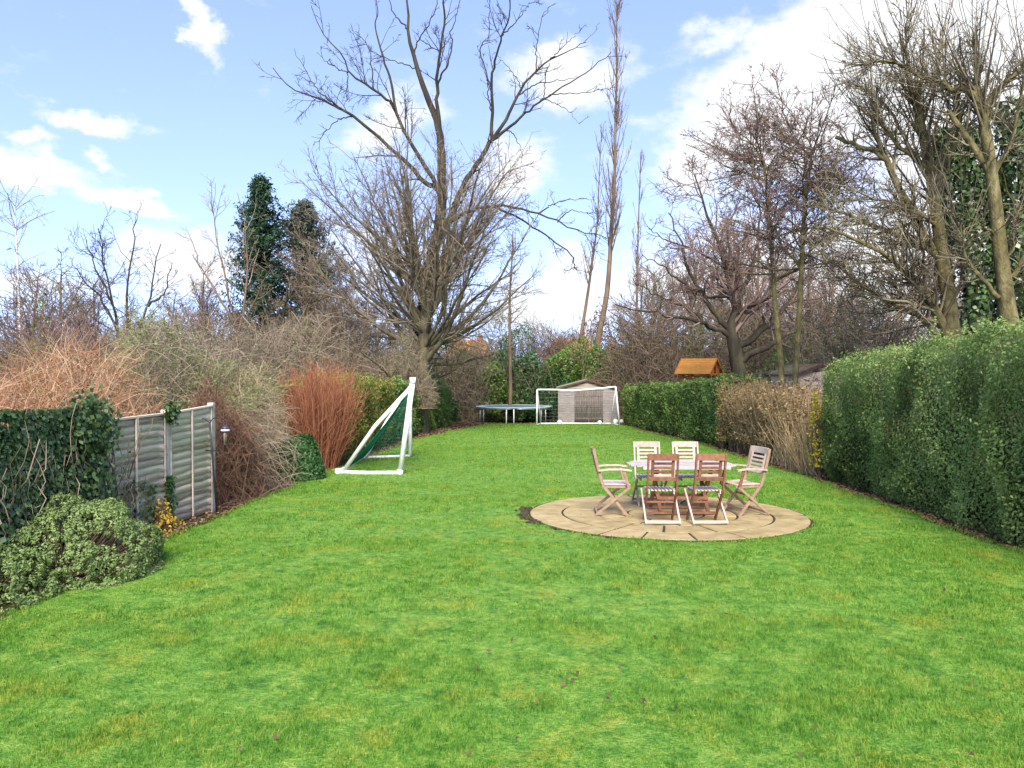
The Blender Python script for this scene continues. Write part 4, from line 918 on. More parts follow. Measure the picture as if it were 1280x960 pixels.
def left_trees():
    # birch at the far left
    rng = np.random.default_rng(61); d = 30
    Pt, Rd = trace([([(27, 520), (26, 440), (24, 380), (22, 330), (20, 290), (19, 258)], 3.2, 1)], d, rng, 14, 0)
    l1 = spawn(Pt, Rd, 0, .45, 1, 42, .3, 9, rng, .08, -.02, .4, .014, n=24, absl=1.3, lmin=.5, lmax=2.2)
    b = spawn(*l1, 2.6, .2, 1, 50, .5, 7, rng, .08, -.22, .5, .008, lmin=.4, lmax=1.3); c = spawn(*b, 2.2, .2, 1, 40, .4, 4, rng, .1, -.2, .6, .007, lmin=.2, lmax=.6)
    tree_from('birch_tree', 'thin white-barked birch with drooping twigs at the far left', [(Pt, Rd, 7)], [(*l1, 4), (*b, 3), (*c, 3)], foot(27, d), b_birch, t_grey, rng)
    # multi-stemmed dark tree
    rng = np.random.default_rng(62); d = 38
    L = [([(160, 545), (152, 460), (146, 405), (138, 370), (130, 330), (124, 285)], 4, .8), ([(154, 470), (158, 410), (160, 360), (166, 310), (170, 272)], 3.4, .8), ([(155, 470), (170, 420), (184, 390), (190, 350), (200, 305)], 3.4, .8),
         ([(146, 405), (125, 370), (105, 350), (92, 330)], 2.4, .6), ([(186, 385), (205, 365), (215, 330)], 2.2, .6), ([(140, 375), (118, 330), (108, 300)], 2, .6)]
    Pt, Rd = trace(L, d, rng, 12, .6, .05)
    a = spawn(Pt, Rd, 1.6, .3, 1, 42, .3, 7, rng, .15, .05, .5, .016, lmin=.6, lmax=2.2); b = spawn(*a, 2.0, .2, 1, 42, .5, 5, rng, .16, .03, .6, .012, lmin=.3, lmax=1); c = spawn(*b, 4.5, .2, 1, 42, .5, 2, rng, .16, 0, .6, .01, lmin=.2, lmax=.5)
    tree_from('bare_tree', 'dark multi-stemmed bare tree against the low cloud on the left', [(Pt, Rd, 7)], [(*a, 4), (*b, 3), (*c, 3)], foot(160, d), b_dark, t_dark, rng)
    # upward reaching thin tree beside the conifer
    rng = np.random.default_rng(63); d = 34
    L = [([(300, 560), (298, 450), (290, 390), (280, 340), (270, 300), (262, 250)], 3.5, .6), ([(296, 430), (306, 380), (310, 330), (305, 280), (297, 240)], 2.6, .5), ([(290, 395), (262, 350), (245, 315), (235, 290)], 2.2, .5), ([(293, 420), (320, 370), (340, 330)], 2, .5)]
    Pt, Rd = trace(L, d, rng, 12, .6, .04)
    a = spawn(Pt, Rd, 1.4, .3, 1, 35, .3, 7, rng, .1, .06, .5, .014, lmin=.6, lmax=2.2); b = spawn(*a, 1.8, .2, 1, 38, .5, 5, rng, .12, .05, .6, .010, lmin=.3, lmax=1); c = spawn(*b, 4.2, .2, 1, 38, .5, 2, rng, .12, .03, .6, .009, lmin=.2, lmax=.5)
    tree_from('bare_tree', 'fine-twigged bare tree just left of the dark conifer', [(Pt, Rd, 7)], [(*a, 4), (*b, 3), (*c, 3)], foot(300, d), b_brown, t_grey, rng)
    put_tree(1, 75, 44, .95, 'rounded brownish bare tree right of the white birch', 'bare_tree', rz=1.0)
    put_tree(1, 212, 48, .85, 'low bare tree seen behind the multi-stemmed dark tree', 'bare_tree', rz=2.4)
    put_tree(0, 385, 42, .78, 'bare twiggy tree in front of the grey-green conifer', 'bare_tree', rz=.4)
    # conifers
    for (px, top, wpx, d, mt, sd, label) in ((326, 226, 74, 44, l_con, 1, 'tall dark green conifer with a ragged pointed top'), (382, 258, 96, 46, l_con2, 2, 'grey-green conifer just right of the dark conifer')):
        rng = np.random.default_rng(70+sd); b0 = np.array(foot(px, d)); Ht = P(0, top, d)[2]-b0[2]; Rm = wpx/FOC*d*.9
        nb = 520; t_ = rng.uniform(.06, 1, nb)**.8; az = rng.uniform(0, 6.283, nb)
        prof = (1-t_)**.58*(.72+.5*rng.uniform(-1, 1, nb))+.02
        s0 = b0+np.stack([t_*0, t_*0, t_*Ht], -1); dr = np.stack([np.cos(az), np.sin(az), .20+.9*t_**3], -1)
        Q = polys(s0, dr, np.maximum(Rm*prof*1.25, .25), 6, .07, .02, rng)
        tr = np.stack([b0, b0+[0, 0, Ht*.5], b0+[0, 0, Ht*.97]])[None]
        th = thing('conifer', label, 'tree', tuple(b0))
        world_part('trunk', tubes([(resample(tr[0], 8)[None], np.linspace(.25, .03, 8)[None], 7), (Q, np.linspace(.03, .008, 6)[None].repeat(nb, 0), 3)], 'trunk', rng), th, b_dark)
        n = 19000; i = rng.integers(0, nb, n); k = rng.uniform(1.6, 4.99, n); j = k.astype(int); c = Q[i, j]+(Q[i, j+1]-Q[i, j])*(k-j)[:, None]
        o = unit(c-s0[i]); pos = c+rng.normal(0, .13, (n, 3))-[0, 0, .05]
        world_part('crown', leaves(pos, o*.6+rng.normal(0, .6, (n, 3)), .26, 'crown', rng, .32), th, mt)
left_trees()

def wood():
    rng = np.random.default_rng(81); g = 'bare trees of the wood behind the garden'
    lab = {0: 'brown bare tree standing in the wood beyond the garden end', 1: 'spreading olive-brown bare tree in the wood beyond the garden end', 2: 'upright plum-brown bare tree in the wood beyond the garden end', 3: 'low thicket tree in the wood beyond the garden end'}
    ordw = 'first second third fourth fifth sixth seventh eighth ninth tenth eleventh twelfth thirteenth fourteenth fifteenth sixteenth seventeenth eighteenth nineteenth twentieth'.split()
    ordw += ['twenty-'+q for q in ordw[:9]]+['thirtieth']+['thirty-'+q for q in ordw[:9]]
    cnt = [0]*4; nt_ = 88
    for i in range(nt_):
        px = -90+1460*(i+rng.uniform(0, 1))/nt_; d = rng.uniform(52, 84)
        k = int(rng.choice([0, 1, 2, 3], p=[.28, .28, .2, .24])); s = rng.uniform(.80, 1.12)
        if 540 < px < 740: s *= .70; k = 3 if rng.uniform() < .5 else 1
        elif px < 440: s *= .76
        elif px > 800: s *= .95
        lb = ordw[min(cnt[k], len(ordw)-1)]+' from the left of the '+['tall brown', 'spreading olive-brown', 'upright plum-brown', 'low dark'][k]+' bare trees in the far wood'; cnt[k] += 1
        put_tree(k, px, d, s, lb, 'wood_tree', g, rng.uniform(0, 6.28), rng.uniform(.85, 1.15))
    for (px, d, k, s, lb) in ((1035, 34, 2, .72, 'upright bare tree behind the low dark-roofed shed'), (1075, 30, 1, .72, 'bare tree filling the gap between slender trunks and leaning mossy tree'), (1120, 36, 0, .8, 'brown bare tree behind the sweeping branches of the leaning mossy tree'),
                            (1010, 42, 0, .9, 'bare tree behind the two slender trunks'), (860, 45, 2, .9, 'plum bare tree behind the gnarled oak on its goal side'), (830, 52, 0, .85, 'brown bare tree between thin tree and oak'), (1160, 30, 2, .65, 'bare tree behind the ivy-clad trunks'), (1240, 28, 1, .7, 'bare tree at the back beyond the pollarded tree'),
                            (815, 46, 1, 1.0, 'olive bare tree behind the far end of the long hedge'), (945, 40, 0, .9, 'tall brown bare tree behind the oak and slender trunks'), (1000, 52, 1, 1.0, 'large spreading bare tree far behind the two slender trunks'), (1200, 34, 0, .75, 'brown bare tree beyond the ivy-clad trunks'), (1270, 30, 2, .7, 'plum bare tree beyond the right edge pollard'), (930, 50, 2, .9, 'upright plum bare tree far behind the oak trunk'),
                            (35, 40, 0, .72, 'brown bare tree behind the birch'), (120, 46, 0, .75, 'brown bare tree beside the multi-stemmed dark tree'), (255, 44, 2, .72, 'upright plum bare tree left of the conifers'), (430, 44, 1, .9, 'olive bare tree behind the left side of the broom-shaped tree'), (350, 36, 3, 1.0, 'low bare tree below the two conifers'),
                            (612, 64, 1, .62, 'low olive bare tree before the red-roofed brick house'), (655, 58, 0, .55, 'small brown bare tree behind the slim trunk'), (706, 62, 1, .66, 'olive bare tree before the cream house'), (730, 66, 3, .95, 'dark low tree at the foot of the poplars'),
                            (905, 44, 1, .85, 'spreading bare tree directly behind the oak crown'), (560, 48, 3, .9, 'low bare thicket tree left of the trampoline'), (680, 54, 3, .7, 'low bare thicket tree behind the shed')):
        put_tree(k, px, d, s, lb, 'bare_tree', None, d*1.7)
    # undergrowth: leaf mass and twig mass, nobody could count it
    n = 56000; px = rng.uniform(-160, 1420, n); d = rng.uniform(47.5, 74, n); x = (px-640)/FOC*d
    hN = Noise(82, .33); top = 3.6+1.1*hN(np.stack([x, d*.5, x*0], -1)); top = np.where((px > 520) & (px < 900), top+.8, top).clip(1.6, 6.6)
    z = gz(60)+top*rng.uniform(0, 1, n)**.7
    pos = np.stack([x, d, z], -1)+rng.normal(0, .1, (n, 3)); cl = Noise(83, .9)(pos); keep = cl > -.75; pos = pos[keep]; n = len(pos)
    rn = (.45+.22*Noise(84, .8)(pos)+rng.uniform(-.2, .2, n)).clip(0, 1)
    o = link('undergrowth', leaves(pos, rng.normal(size=(n, 3))+[0, -.5, .3], .30, 'undergrowth', rng, .5, rn), None, None, l_under); tag(o, 'dark evergreen undergrowth filling the wood behind the shed', 'undergrowth', kind='stuff')
    n = 1300; px = rng.uniform(-60, 1340, n); d = rng.uniform(46.5, 62, n); x = (px-640)/FOC*d
    st = np.stack([x, d, np.full(n, gz(60)-.1)], -1); Q = polys(st, np.stack([rng.normal(0, .3, n), rng.normal(0, .3, n), np.ones(n)], -1), rng.uniform(2.5, 7.5, n), 5, .10, .02, rng)
    r = rng.uniform(.012, .03, n)[:, None]*np.linspace(1, .4, 5)[None]; tw = spawn(Q, r, .55, .3, 1, 45, .35, 3, rng, .15, .03, .6, .012)
    o = link('undergrowth_stems', tubes([(Q, r, 3), (*tw, 3)], 'undergrowth_stems', rng), None, None, t_brown); tag(o, 'brown saplings and stems standing through the undergrowth', 'undergrowth', kind='stuff')
wood()

# ------------------------------------------------------------------ shrubs and hedges
def blob_points(c, rx, ry, h, n, rng, lump=.16, seed=0, shell=.16, freq=1.6):
    th = rng.uniform(0, 6.283, n); u = rng.uniform(-.15, 1, n); s = np.sqrt(1-np.clip(u, 0, 1)**2)
    dr = np.stack([s*np.cos(th), s*np.sin(th), u], -1)
    k = 1+lump*Noise(seed, freq*2)(dr*1.4)-shell*rng.uniform(0, 1, n)**1.6
    pos = np.array(c)+dr*k[:, None]*[rx, ry, h]
    pos[:, 2] = np.maximum(pos[:, 2], c[2]+.01)
    return pos, unit(dr/[rx, ry, h])
def leafy_bush(name, label, px, d, rx, h, n, size, mat, seed, ry=None, lump=.16, loc=None, rosette=0, stems=t_brown, shell=.16, lift=.08, asp=.5):
    rng = np.random.default_rng(seed); c = np.array(foot(px, d) if loc is None else (loc[0], loc[1], gz(loc[1]))); ry = ry or rx
    t = thing(name, label, 'shrub', tuple(c))
    if rosette:
        pc, nc = blob_points(c+[0, 0, lift], rx, ry, h-lift, n//rosette, rng, lump, seed, shell)
        pos = np.repeat(pc, rosette, 0)+rng.normal(0, size*.75, (len(pc)*rosette, 3)); nr = np.repeat(nc, rosette, 0)+rng.normal(0, .55, (len(pc)*rosette, 3)); rn = np.repeat(rng.uniform(0, 1, len(pc)), rosette)*.6+rng.uniform(0, .4, len(pos))
    else:
        pos, nr = blob_points(c+[0, 0, lift], rx, ry, h-lift, n, rng, lump, seed, shell); nr = nr+rng.normal(0, .6, nr.shape); rn = None
    f = world_part('foliage', leaves(pos, nr, size, 'foliage', rng, asp, rn), t, mat)
    m = 220; th = rng.uniform(0, 6.283, m); st = c+np.stack([np.cos(th)*rx*.25, np.sin(th)*ry*.25, th*0], -1)*rng.uniform(0, 1, (m, 1))
    tg, _ = blob_points(c+[0, 0, lift], rx*.86, ry*.86, (h-lift)*.88, m, rng, lump, seed, shell)
    Q = np.stack([st, st*.55+tg*.45+rng.normal(0, .04, (m, 3)), tg], 1); world_part('stems', tubes([(Q, np.array([[.012, .008, .004]]).repeat(m, 0)*max(1, rx), 3)], 'stems', rng), t, stems)
    return t
def mound():
    rng = np.random.default_rng(90); t = thing('mound_shrub', 'low domed grey-green evergreen shrub at the foot of the ivy fence', 'shrub', (-4.6, 8.1, gz(8.1)))
    parts = []
    for (x, y, rx, ry, h, n, sd) in ((-4.66, 8.15, .84, .90, .75, 1150, 1), (-4.98, 7.15, .62, .60, .46, 520, 2)):
        pc, nc = blob_points((x, y, gz(y)+.05), rx, ry, h, n, rng, .05, 91+sd, .05, 2.6); parts.append((pc, nc))
    pc = np.concatenate([p for p, _ in parts]); nc = np.concatenate([q for _, q in parts]); k = 29
    # each shoot ends in a rounded cushion of small leaves
    hd = unit(rng.normal(size=(len(pc), k, 3))+nc[:, None]*.9); cr = rng.uniform(.035, .062, (len(pc), 1, 1)); pos = (pc[:, None]+hd*cr*rng.uniform(.8, 1.1, (len(pc), k, 1))).reshape(-1, 3)
    nr = (hd+rng.normal(0, .35, hd.shape)).reshape(-1, 3); rn = (np.repeat(rng.uniform(0, 1, len(pc)), k)*.45+rng.uniform(0, .55, len(pos)))
    pos[:, 2] = np.maximum(pos[:, 2], -SLOPE*pos[:, 1]+.03)
    world_part('foliage', leaves(pos, nr, .031, 'foliage', rng, .5, rn), t, l_mound)
    m = 420; i = rng.integers(0, len(pc), m); c = np.array([-4.6, 7.95, gz(8)]); tg = pc[i]-nc[i]*.08; st = c+rng.normal(0, .12, (m, 3))*[1, 2, 0]
    Q = np.stack([st, st*.5+tg*.5-[0, 0, .03], tg], 1); world_part('stems', tubes([(Q, np.array([[.014, .009, .005]]).repeat(m, 0), 4)], 'stems', rng), t, b_brown)
mound()
leafy_bush('yellow_shrub', 'small golden-leaved shrub between mound and fence', 203, 10.6, .20, .40, 620, .045, l_gold, 95, lump=.3, lift=.02)
leafy_bush('yellow_shrub', 'tiny golden sprig at the lawn edge near the fence', 212, 10.6, .16, .13, 130, .040, l_gold, 96, lump=.3, lift=.0)
leafy_bush('evergreen_bush', 'small rounded glossy dark green bush in front of the red stems', 373, 16.8, .52, 1.06, 9500, .062, l_dark, 97, lump=.07, asp=.55)

def ivy_on_fence():
    rng = np.random.default_rng(101); t = thing('ivy', 'dark ivy covering the near fence panels', 'ivy', (-4.95, 7.6, gz(7.6)))
    n = 21000; y = rng.uniform(5.3, 9.95, n); g = -SLOPE*y; z = g+rng.uniform(0, 1, n)**.8*1.78; x = np.full(n, -4.96)
    q = np.stack([x, y, z], -1); cov = 1.1*Noise(102, 2.0)(q)+.75-1.7*np.clip((y-8.25)/.8, 0, 3)+.5*(z > 1.2)
    keep = cov > rng.uniform(-.1, .6, n); q = q[keep]; n = len(q); q[:, 0] += np.abs(rng.normal(0, .09, n))*(1+.5*Noise(103, 1.3)(q))
    nr = np.stack([np.ones(n), rng.normal(0, .45, n), .35+rng.normal(0, .45, n)], -1)
    # a clump over the top of the fence where the covered panels end
    m = 1700; c = np.array([-4.93, 8.95, 1.38]); e = rng.normal(0, 1, (m, 3))*[.08, .20, .15]; q2 = c+e; q3 = np.stack([np.full(m, -4.93)+np.abs(rng.normal(0, .07, m)), 9.0+rng.normal(0, .17, m), rng.uniform(.15, 1.45, m)], -1)
    m4 = 900; q4 = np.stack([np.full(m4, -4.94)+np.abs(rng.normal(0, .03, m4)), 11.02+rng.normal(0, .05, m4), rng.uniform(-.2, .5, m4)**1], -1); q5 = np.stack([np.full(600, -4.93)+np.abs(rng.normal(0, .05, 600)), 11.02+rng.normal(0, .07, 600), 1.42+rng.normal(0, .06, 600)], -1); q6 = np.stack([np.full(700, -4.95)+np.abs(rng.normal(0, .012, 700)), rng.uniform(9.4, 10.7, 700), rng.uniform(-.1, 1.3, 700)], -1)
    q6 = q6[Noise(104, 3.)(q6) > .5]
    pos = np.concatenate([q, q2, q3, q4, q5, q6]); nn = np.concatenate([nr, np.stack([np.ones(len(pos)-n), rng.normal(0, .5, len(pos)-n), .3+rng.normal(0, .5, len(pos)-n)], -1)])
    world_part('foliage', leaves(pos, nn, .062, 'foliage', rng, .85), t, l_ivy)
    m = 150; st = np.stack([np.full(m, -4.93), rng.uniform(5.4, 9.9, m), -SLOPE*8+rng.uniform(0, .5, m)], -1); Q = polys(st, np.stack([np.zeros(m), rng.normal(0, .45, m), np.ones(m)], -1), rng.uniform(.5, 1.5, m), 8, .16, .0, rng); Q[:, :, 0] = -4.94+np.abs(rng.normal(0, .05, Q.shape[:2]))
    world_part('stems', tubes([(Q, rng.uniform(.004, .009, m)[:, None]*np.ones((1, 8)), 3)], 'stems', rng), t, t_grey)
ivy_on_fence()

def arching(name, label, x0, x1, y0, y1, n, Lr, rad, up0, droop, mat, seed, lean=(0, 0), leaf=None, K=11, side=None, tw=0, catn='shrub', spread=.35):
    """a heap of long stems that rise and arch over"""
    rng = np.random.default_rng(seed); xx = rng.uniform(x0, x1, n); yy = rng.uniform(y0, y1, n)
    st = np.stack([xx, yy, -SLOPE*yy], -1); d = np.stack([rng.normal(lean[0], spread, n), rng.normal(lean[1], spread, n), np.full(n, up0)], -1); Ln = rng.uniform(*Lr, n)
    pts = [st]; d = unit(d); step = (Ln/(K-1))[:, None]; hor = unit(d*[1, 1, 0])
    for i in range(K-1):
        f = i/(K-1); d = d+rng.normal(0, .07, d.shape); d[:, 2] -= droop*f*rng.uniform(.4, 1.4, n); d = unit(d+hor*.04); pts.append(pts[-1]+d*step)
    Q = np.stack(pts, 1); Q[:, :, 2] = np.maximum(Q[:, :, 2], -SLOPE*Q[:, :, 1]+.02)
    r = rng.uniform(*rad, n)[:, None]*np.linspace(1, .35, K)[None]; gr = [(Q, r, 3)]
    if tw: gr.append((*spawn(Q, r, tw, .35, 1, 40, .25, 5, rng, .14, -.01, .7, rad[0]*.75, lmin=.15, lmax=.8), 3))
    c = ((x0+x1)/2, (y0+y1)/2); t = thing(name, label, catn, (c[0], c[1], gz(c[1])))
    world_part('stems', tubes(gr, 'stems', rng), t, mat)
    if leaf:
        G = gr[-1][0]; m, size, lm, zmin = leaf; i = rng.integers(0, len(G), m*3); k = rng.integers(2, G.shape[1], m*3); p = G[i, k]; p = p[p[:, 2] > zmin][:m]; p = p[Noise(seed, 1.6)(p) > -.3]
        world_part('foliage', leaves(p+rng.normal(0, .04, p.shape), rng.normal(size=p.shape)+[.4, -.4, .4], size, 'foliage', rng, .5), t, lm)
    return t
def dome_twigs(c, rx, ry, h, n, Lr, rad, rng, seed, out=.6, droop=.12, lump=.14, shell=.35, K=5, upb=.3, fill=150, up_only=False):
    """a shrub seen as a mass of short arching twigs over a lumpy dome, on stems from the ground"""
    pc, nc = blob_points(c, rx, ry, h, n, rng, lump, seed, shell, 1.8)
    dr = nc*out+rng.normal(0, .55, nc.shape)+[0, 0, upb]
    L = rng.uniform(*Lr, n); pts = [pc-unit(dr)*(L*.45)[:, None]]; d = unit(dr); st = (L/(K-1))[:, None]
    for i in range(K-1):
        d = d+rng.normal(0, .12, d.shape); d[:, 2] -= droop*rng.uniform(.2, 1.6, n); d = unit(d); pts.append(pts[-1]+d*st)
    Q = np.stack(pts, 1); r = rng.uniform(*rad, n)[:, None]*np.linspace(1, .5, K)[None]
    m = fill; th = rng.uniform(0, 6.283, m); rr = np.sqrt(rng.uniform(0, 1, m)); s0 = np.array(c)+np.stack([np.cos(th)*rr*rx*.8, np.sin(th)*rr*ry*.8, th*0-.05], -1)
    tg, _ = blob_points(c, rx*.9, ry*.9, h*.9, m, rng, lump, seed, shell, 1.8); F = np.stack([s0, s0*.6+tg*.4+rng.normal(0, .1, (m, 3)), s0*.2+tg*.8+rng.normal(0, .06, (m, 3)), tg], 1)
    return Q, r, F, np.array([[2.2, 1.7, 1.2, .8]]).repeat(m, 0)*rad[1]
def twig_shrub(name, label, c, rx, ry, h, n, Lr, rad, mat, seed, leaf=None, clampx=None, **kw):
    rng = np.random.default_rng(seed); c = np.array([c[0], c[1], gz(c[1])]); Q, r, F, fr = dome_twigs(c, rx, ry, h, n, Lr, rad, rng, seed, **kw)
    if clampx is not None:
        for G in (Q, F): lowm = G[:, :, 2] < clampx[1]; G[:, :, 0] = np.where(lowm, np.minimum(G[:, :, 0], clampx[0]-.02*rng.uniform(0, 3, G.shape[:2])), G[:, :, 0])
    for G in (Q, F): G[:, :, 2] = np.maximum(G[:, :, 2], -SLOPE*G[:, :, 1]+.01)
    t = thing(name, label, 'shrub', tuple(c)); world_part('stems', tubes([(Q, r, 3), (F, fr, 3)], 'stems', rng), t, mat)
    if leaf:
        m, size, lm, zmin = leaf; i = rng.integers(0, len(Q), m*3); k = rng.integers(1, Q.shape[1], m*3); p = Q[i, k]; p = p[p[:, 2] > zmin][:m]; p = p[Noise(seed, 1.8)(p) > -.2]
        world_part('foliage', leaves(p+rng.normal(0, .04, p.shape), rng.normal(size=p.shape)+[.4, -.4, .4], size, 'foliage', rng, .5), t, lm)
    return t
CL = (-5.14, 1.46)
twig_shrub('bramble_heap', 'heap of tan-orange bare canes piled behind and over the fence', (-6.95, 11.6), 2.0, 3.1, 2.38, 5600, (.45, 1.05), (.0035, .0068), t_tan, 111, clampx=CL, out=.35, upb=.55, droop=.16, fill=260)
twig_shrub('bramble_heap', 'lower tangle of tan canes behind the ivy at the left edge', (-6.75, 7.4), 1.65, 2.0, 1.95, 2800, (.35, .9), (.003, .006), t_tan, 112, clampx=CL, out=.35, upb=.5, droop=.16)
twig_shrub('tangled_shrub', 'big brown twiggy shrub with pale green leaves spilling down past the fence end', (-6.35, 15.3), 1.65, 2.35, 3.2, 5400, (.4, .95), (.0035, .0065), t_grey, 113, (12000, .055, l_pale, 1.2), out=.5, upb=.1, droop=.22, fill=260)
twig_shrub('tangled_shrub', 'brown dead stems hanging to the ground beside the fence end', (-5.25, 14.0), .62, 1.35, 2.0, 2400, (.4, .9), (.0035, .0065), bark_mat('twig_rust', [(.09, .045, .032), (.16, .085, .055), (.24, .15, .09)], per='rnd'), 114, out=.3, upb=-.2, droop=.3)
twig_shrub('tangled_shrub', 'thin straw-brown shrub between the tangled shrub and the red stems', (-6.25, 18.3), .8, .9, 2.5, 1500, (.4, .9), (.0045, .0075), t_straw, 115, (700, .05, l_pale, .5), out=.4, upb=.3, droop=.15)
# grey twiggy thickets behind: two kinds, copied
def thickets():
    kinds = []
    for sd in (121, 122):
        rng = np.random.default_rng(sd); Q, r, F, fr = dome_twigs(np.zeros(3), 2.3, 2.0, 4.0, 3800, (.45, 1.2), (.0065, .012), rng, sd, out=.5, upb=.35, droop=.08, fill=160, shell=.5, lump=.18)
        Q[:, :, 2] = np.maximum(Q[:, :, 2], 0); i = rng.integers(0, len(Q), 3000); p = Q[i, rng.integers(1, 5, 3000)]; p = p[(p[:, 2] > 1.8) & (Noise(sd, 1.2)(p) > .3)]
        kinds.append((tubes([(Q, r, 3), (F, fr, 3)], 'stems', rng), leaves(p, rng.normal(size=p.shape)+[0, -.5, .4], .11, 'foliage', rng, .5)))
    for i, (px, d, s, sz, k, mt, lf, lab) in enumerate(((215, 20, .95, .92, 0, t_grey, None, 'grey twiggy thicket rising behind the tan canes'), (312, 24, .95, 1.05, 1, t_grey, l_pale, 'grey-brown thicket behind the tangled shrub, below the conifer'), (40, 17.5, 1.0, .80, 1, t_brown, None, 'brown thicket behind the ivy fence at the left edge'),
            (398, 32, 1.1, 1.0, 0, t_grey, None, 'pale grey thicket above the red stems'), (118, 22, 1.05, .95, 1, t_plum, None, 'plum-brown thicket below the multi-stemmed tree'), (462, 36, .9, 1.15, 0, t_olive, l_green, 'thicket with hanging ivy between red stems and big tree'), (482, 35, .78, 1.2, 1, t_grey, None, 'pale tangle of arching branches at the foot of the big tree'),
            (262, 29, 1.15, .92, 0, t_brown, None, 'large brown thicket below the fine-twigged tree'), (350, 33, 1.25, 1.0, 1, t_brown, None, 'large brown thicket at the foot of the conifers'), (425, 42, 1.4, 1.2, 0, t_brown, None, 'brown thicket under the low branches of the broom-shaped tree'), (160, 31, 1.25, .85, 1, t_olive, None, 'olive thicket behind the plum-brown thicket'), (60, 29, 1.4, .95, 0, t_brown, None, 'brown thicket beside the birch trunk'),
            (1050, 26, 1.1, .95, 0, t_brown, None, 'brown thicket behind the small board shed'), (1110, 24, 1.1, 1.05, 1, t_olive, l_green, 'olive thicket showing above the tall hedge under the sweeping branches'), (880, 42, 1.3, 1.2, 0, t_brown, None, 'brown thicket behind the play tower'), (960, 38, 1.3, 1.2, 1, t_brown, l_green, 'brown thicket beneath the oak limbs'), (508, 33, .62, 1.15, 0, t_grey, l_green, 'tangle growing out of the clipped hedge at the foot of the big tree'), (566, 48, 1.0, 1.3, 0, t_grey, l_green, 'grey thicket between clipped hedge and trampoline'), (690, 53, 1.2, 1.35, 1, t_brown, None, 'brown thicket behind the shed roof'), (620, 54, 1.2, 1.4, 0, t_olive, l_green, 'olive thicket behind the trampoline'), (800, 46, 1.3, 1.2, 1, t_brown, None, 'brown thicket at the far end of the long hedge'))):
        t = thing('thicket', lab, 'shrub', foot(px, d), (0, 0, i*1.3), 'bare thickets round the garden'); t.scale = (s, s, s*sz)
        if lab.startswith('tangle growing'): t.location.z += 1.2
        for nm, me, m in (('stems', kinds[k][0], mt), ('foliage', kinds[k][1], lf)):
            if m is None: continue
            o = link(nm, me, t, None, m); o.material_slots[0].link = 'OBJECT'; o.material_slots[0].material = m
thickets()
leafy_bush('green_shrub', 'bright green shrub beside the birch at the left edge', 14, 24, 1.2, 3.2, 5000, .13, l_green, 131)
leafy_bush('green_shrub', 'small green shrub showing over the tan canes at the left edge', 42, 15, .4, 2.45, 900, .08, l_green, 132, lump=.3)
def dogwood():
    rng = np.random.default_rng(141); c = np.array(foot(401, 19.2)); n = 460
    th = rng.uniform(0, 6.283, n); rr = np.sqrt(rng.uniform(0, 1, n)); st = c+np.stack([np.cos(th)*rr*.42, np.sin(th)*rr*.5, th*0], -1)
    d = np.stack([np.cos(th)*rr*.30+rng.normal(0, .10, n), np.sin(th)*rr*.30+rng.normal(0, .10, n), np.ones(n)], -1)
    Q = polys(st, d, rng.uniform(1.9, 2.85, n)*(1-.12*rr), 7, .035, .03, rng); r = rng.uniform(.006, .011, n)[:, None]*np.linspace(1, .45, 7)[None]
    tw = spawn(Q, r, 3.4, .15, 1, 36, .24, 4, rng, .10, .03, .7, .005, lmin=.2, lmax=.75)
    t = thing('dogwood_shrub', 'upright shrub of red-orange bare stems behind the goal', 'shrub', tuple(c)); world_part('stems', tubes([(Q, r, 3), (*tw, 3)], 'stems', rng), t, t_red)
dogwood()

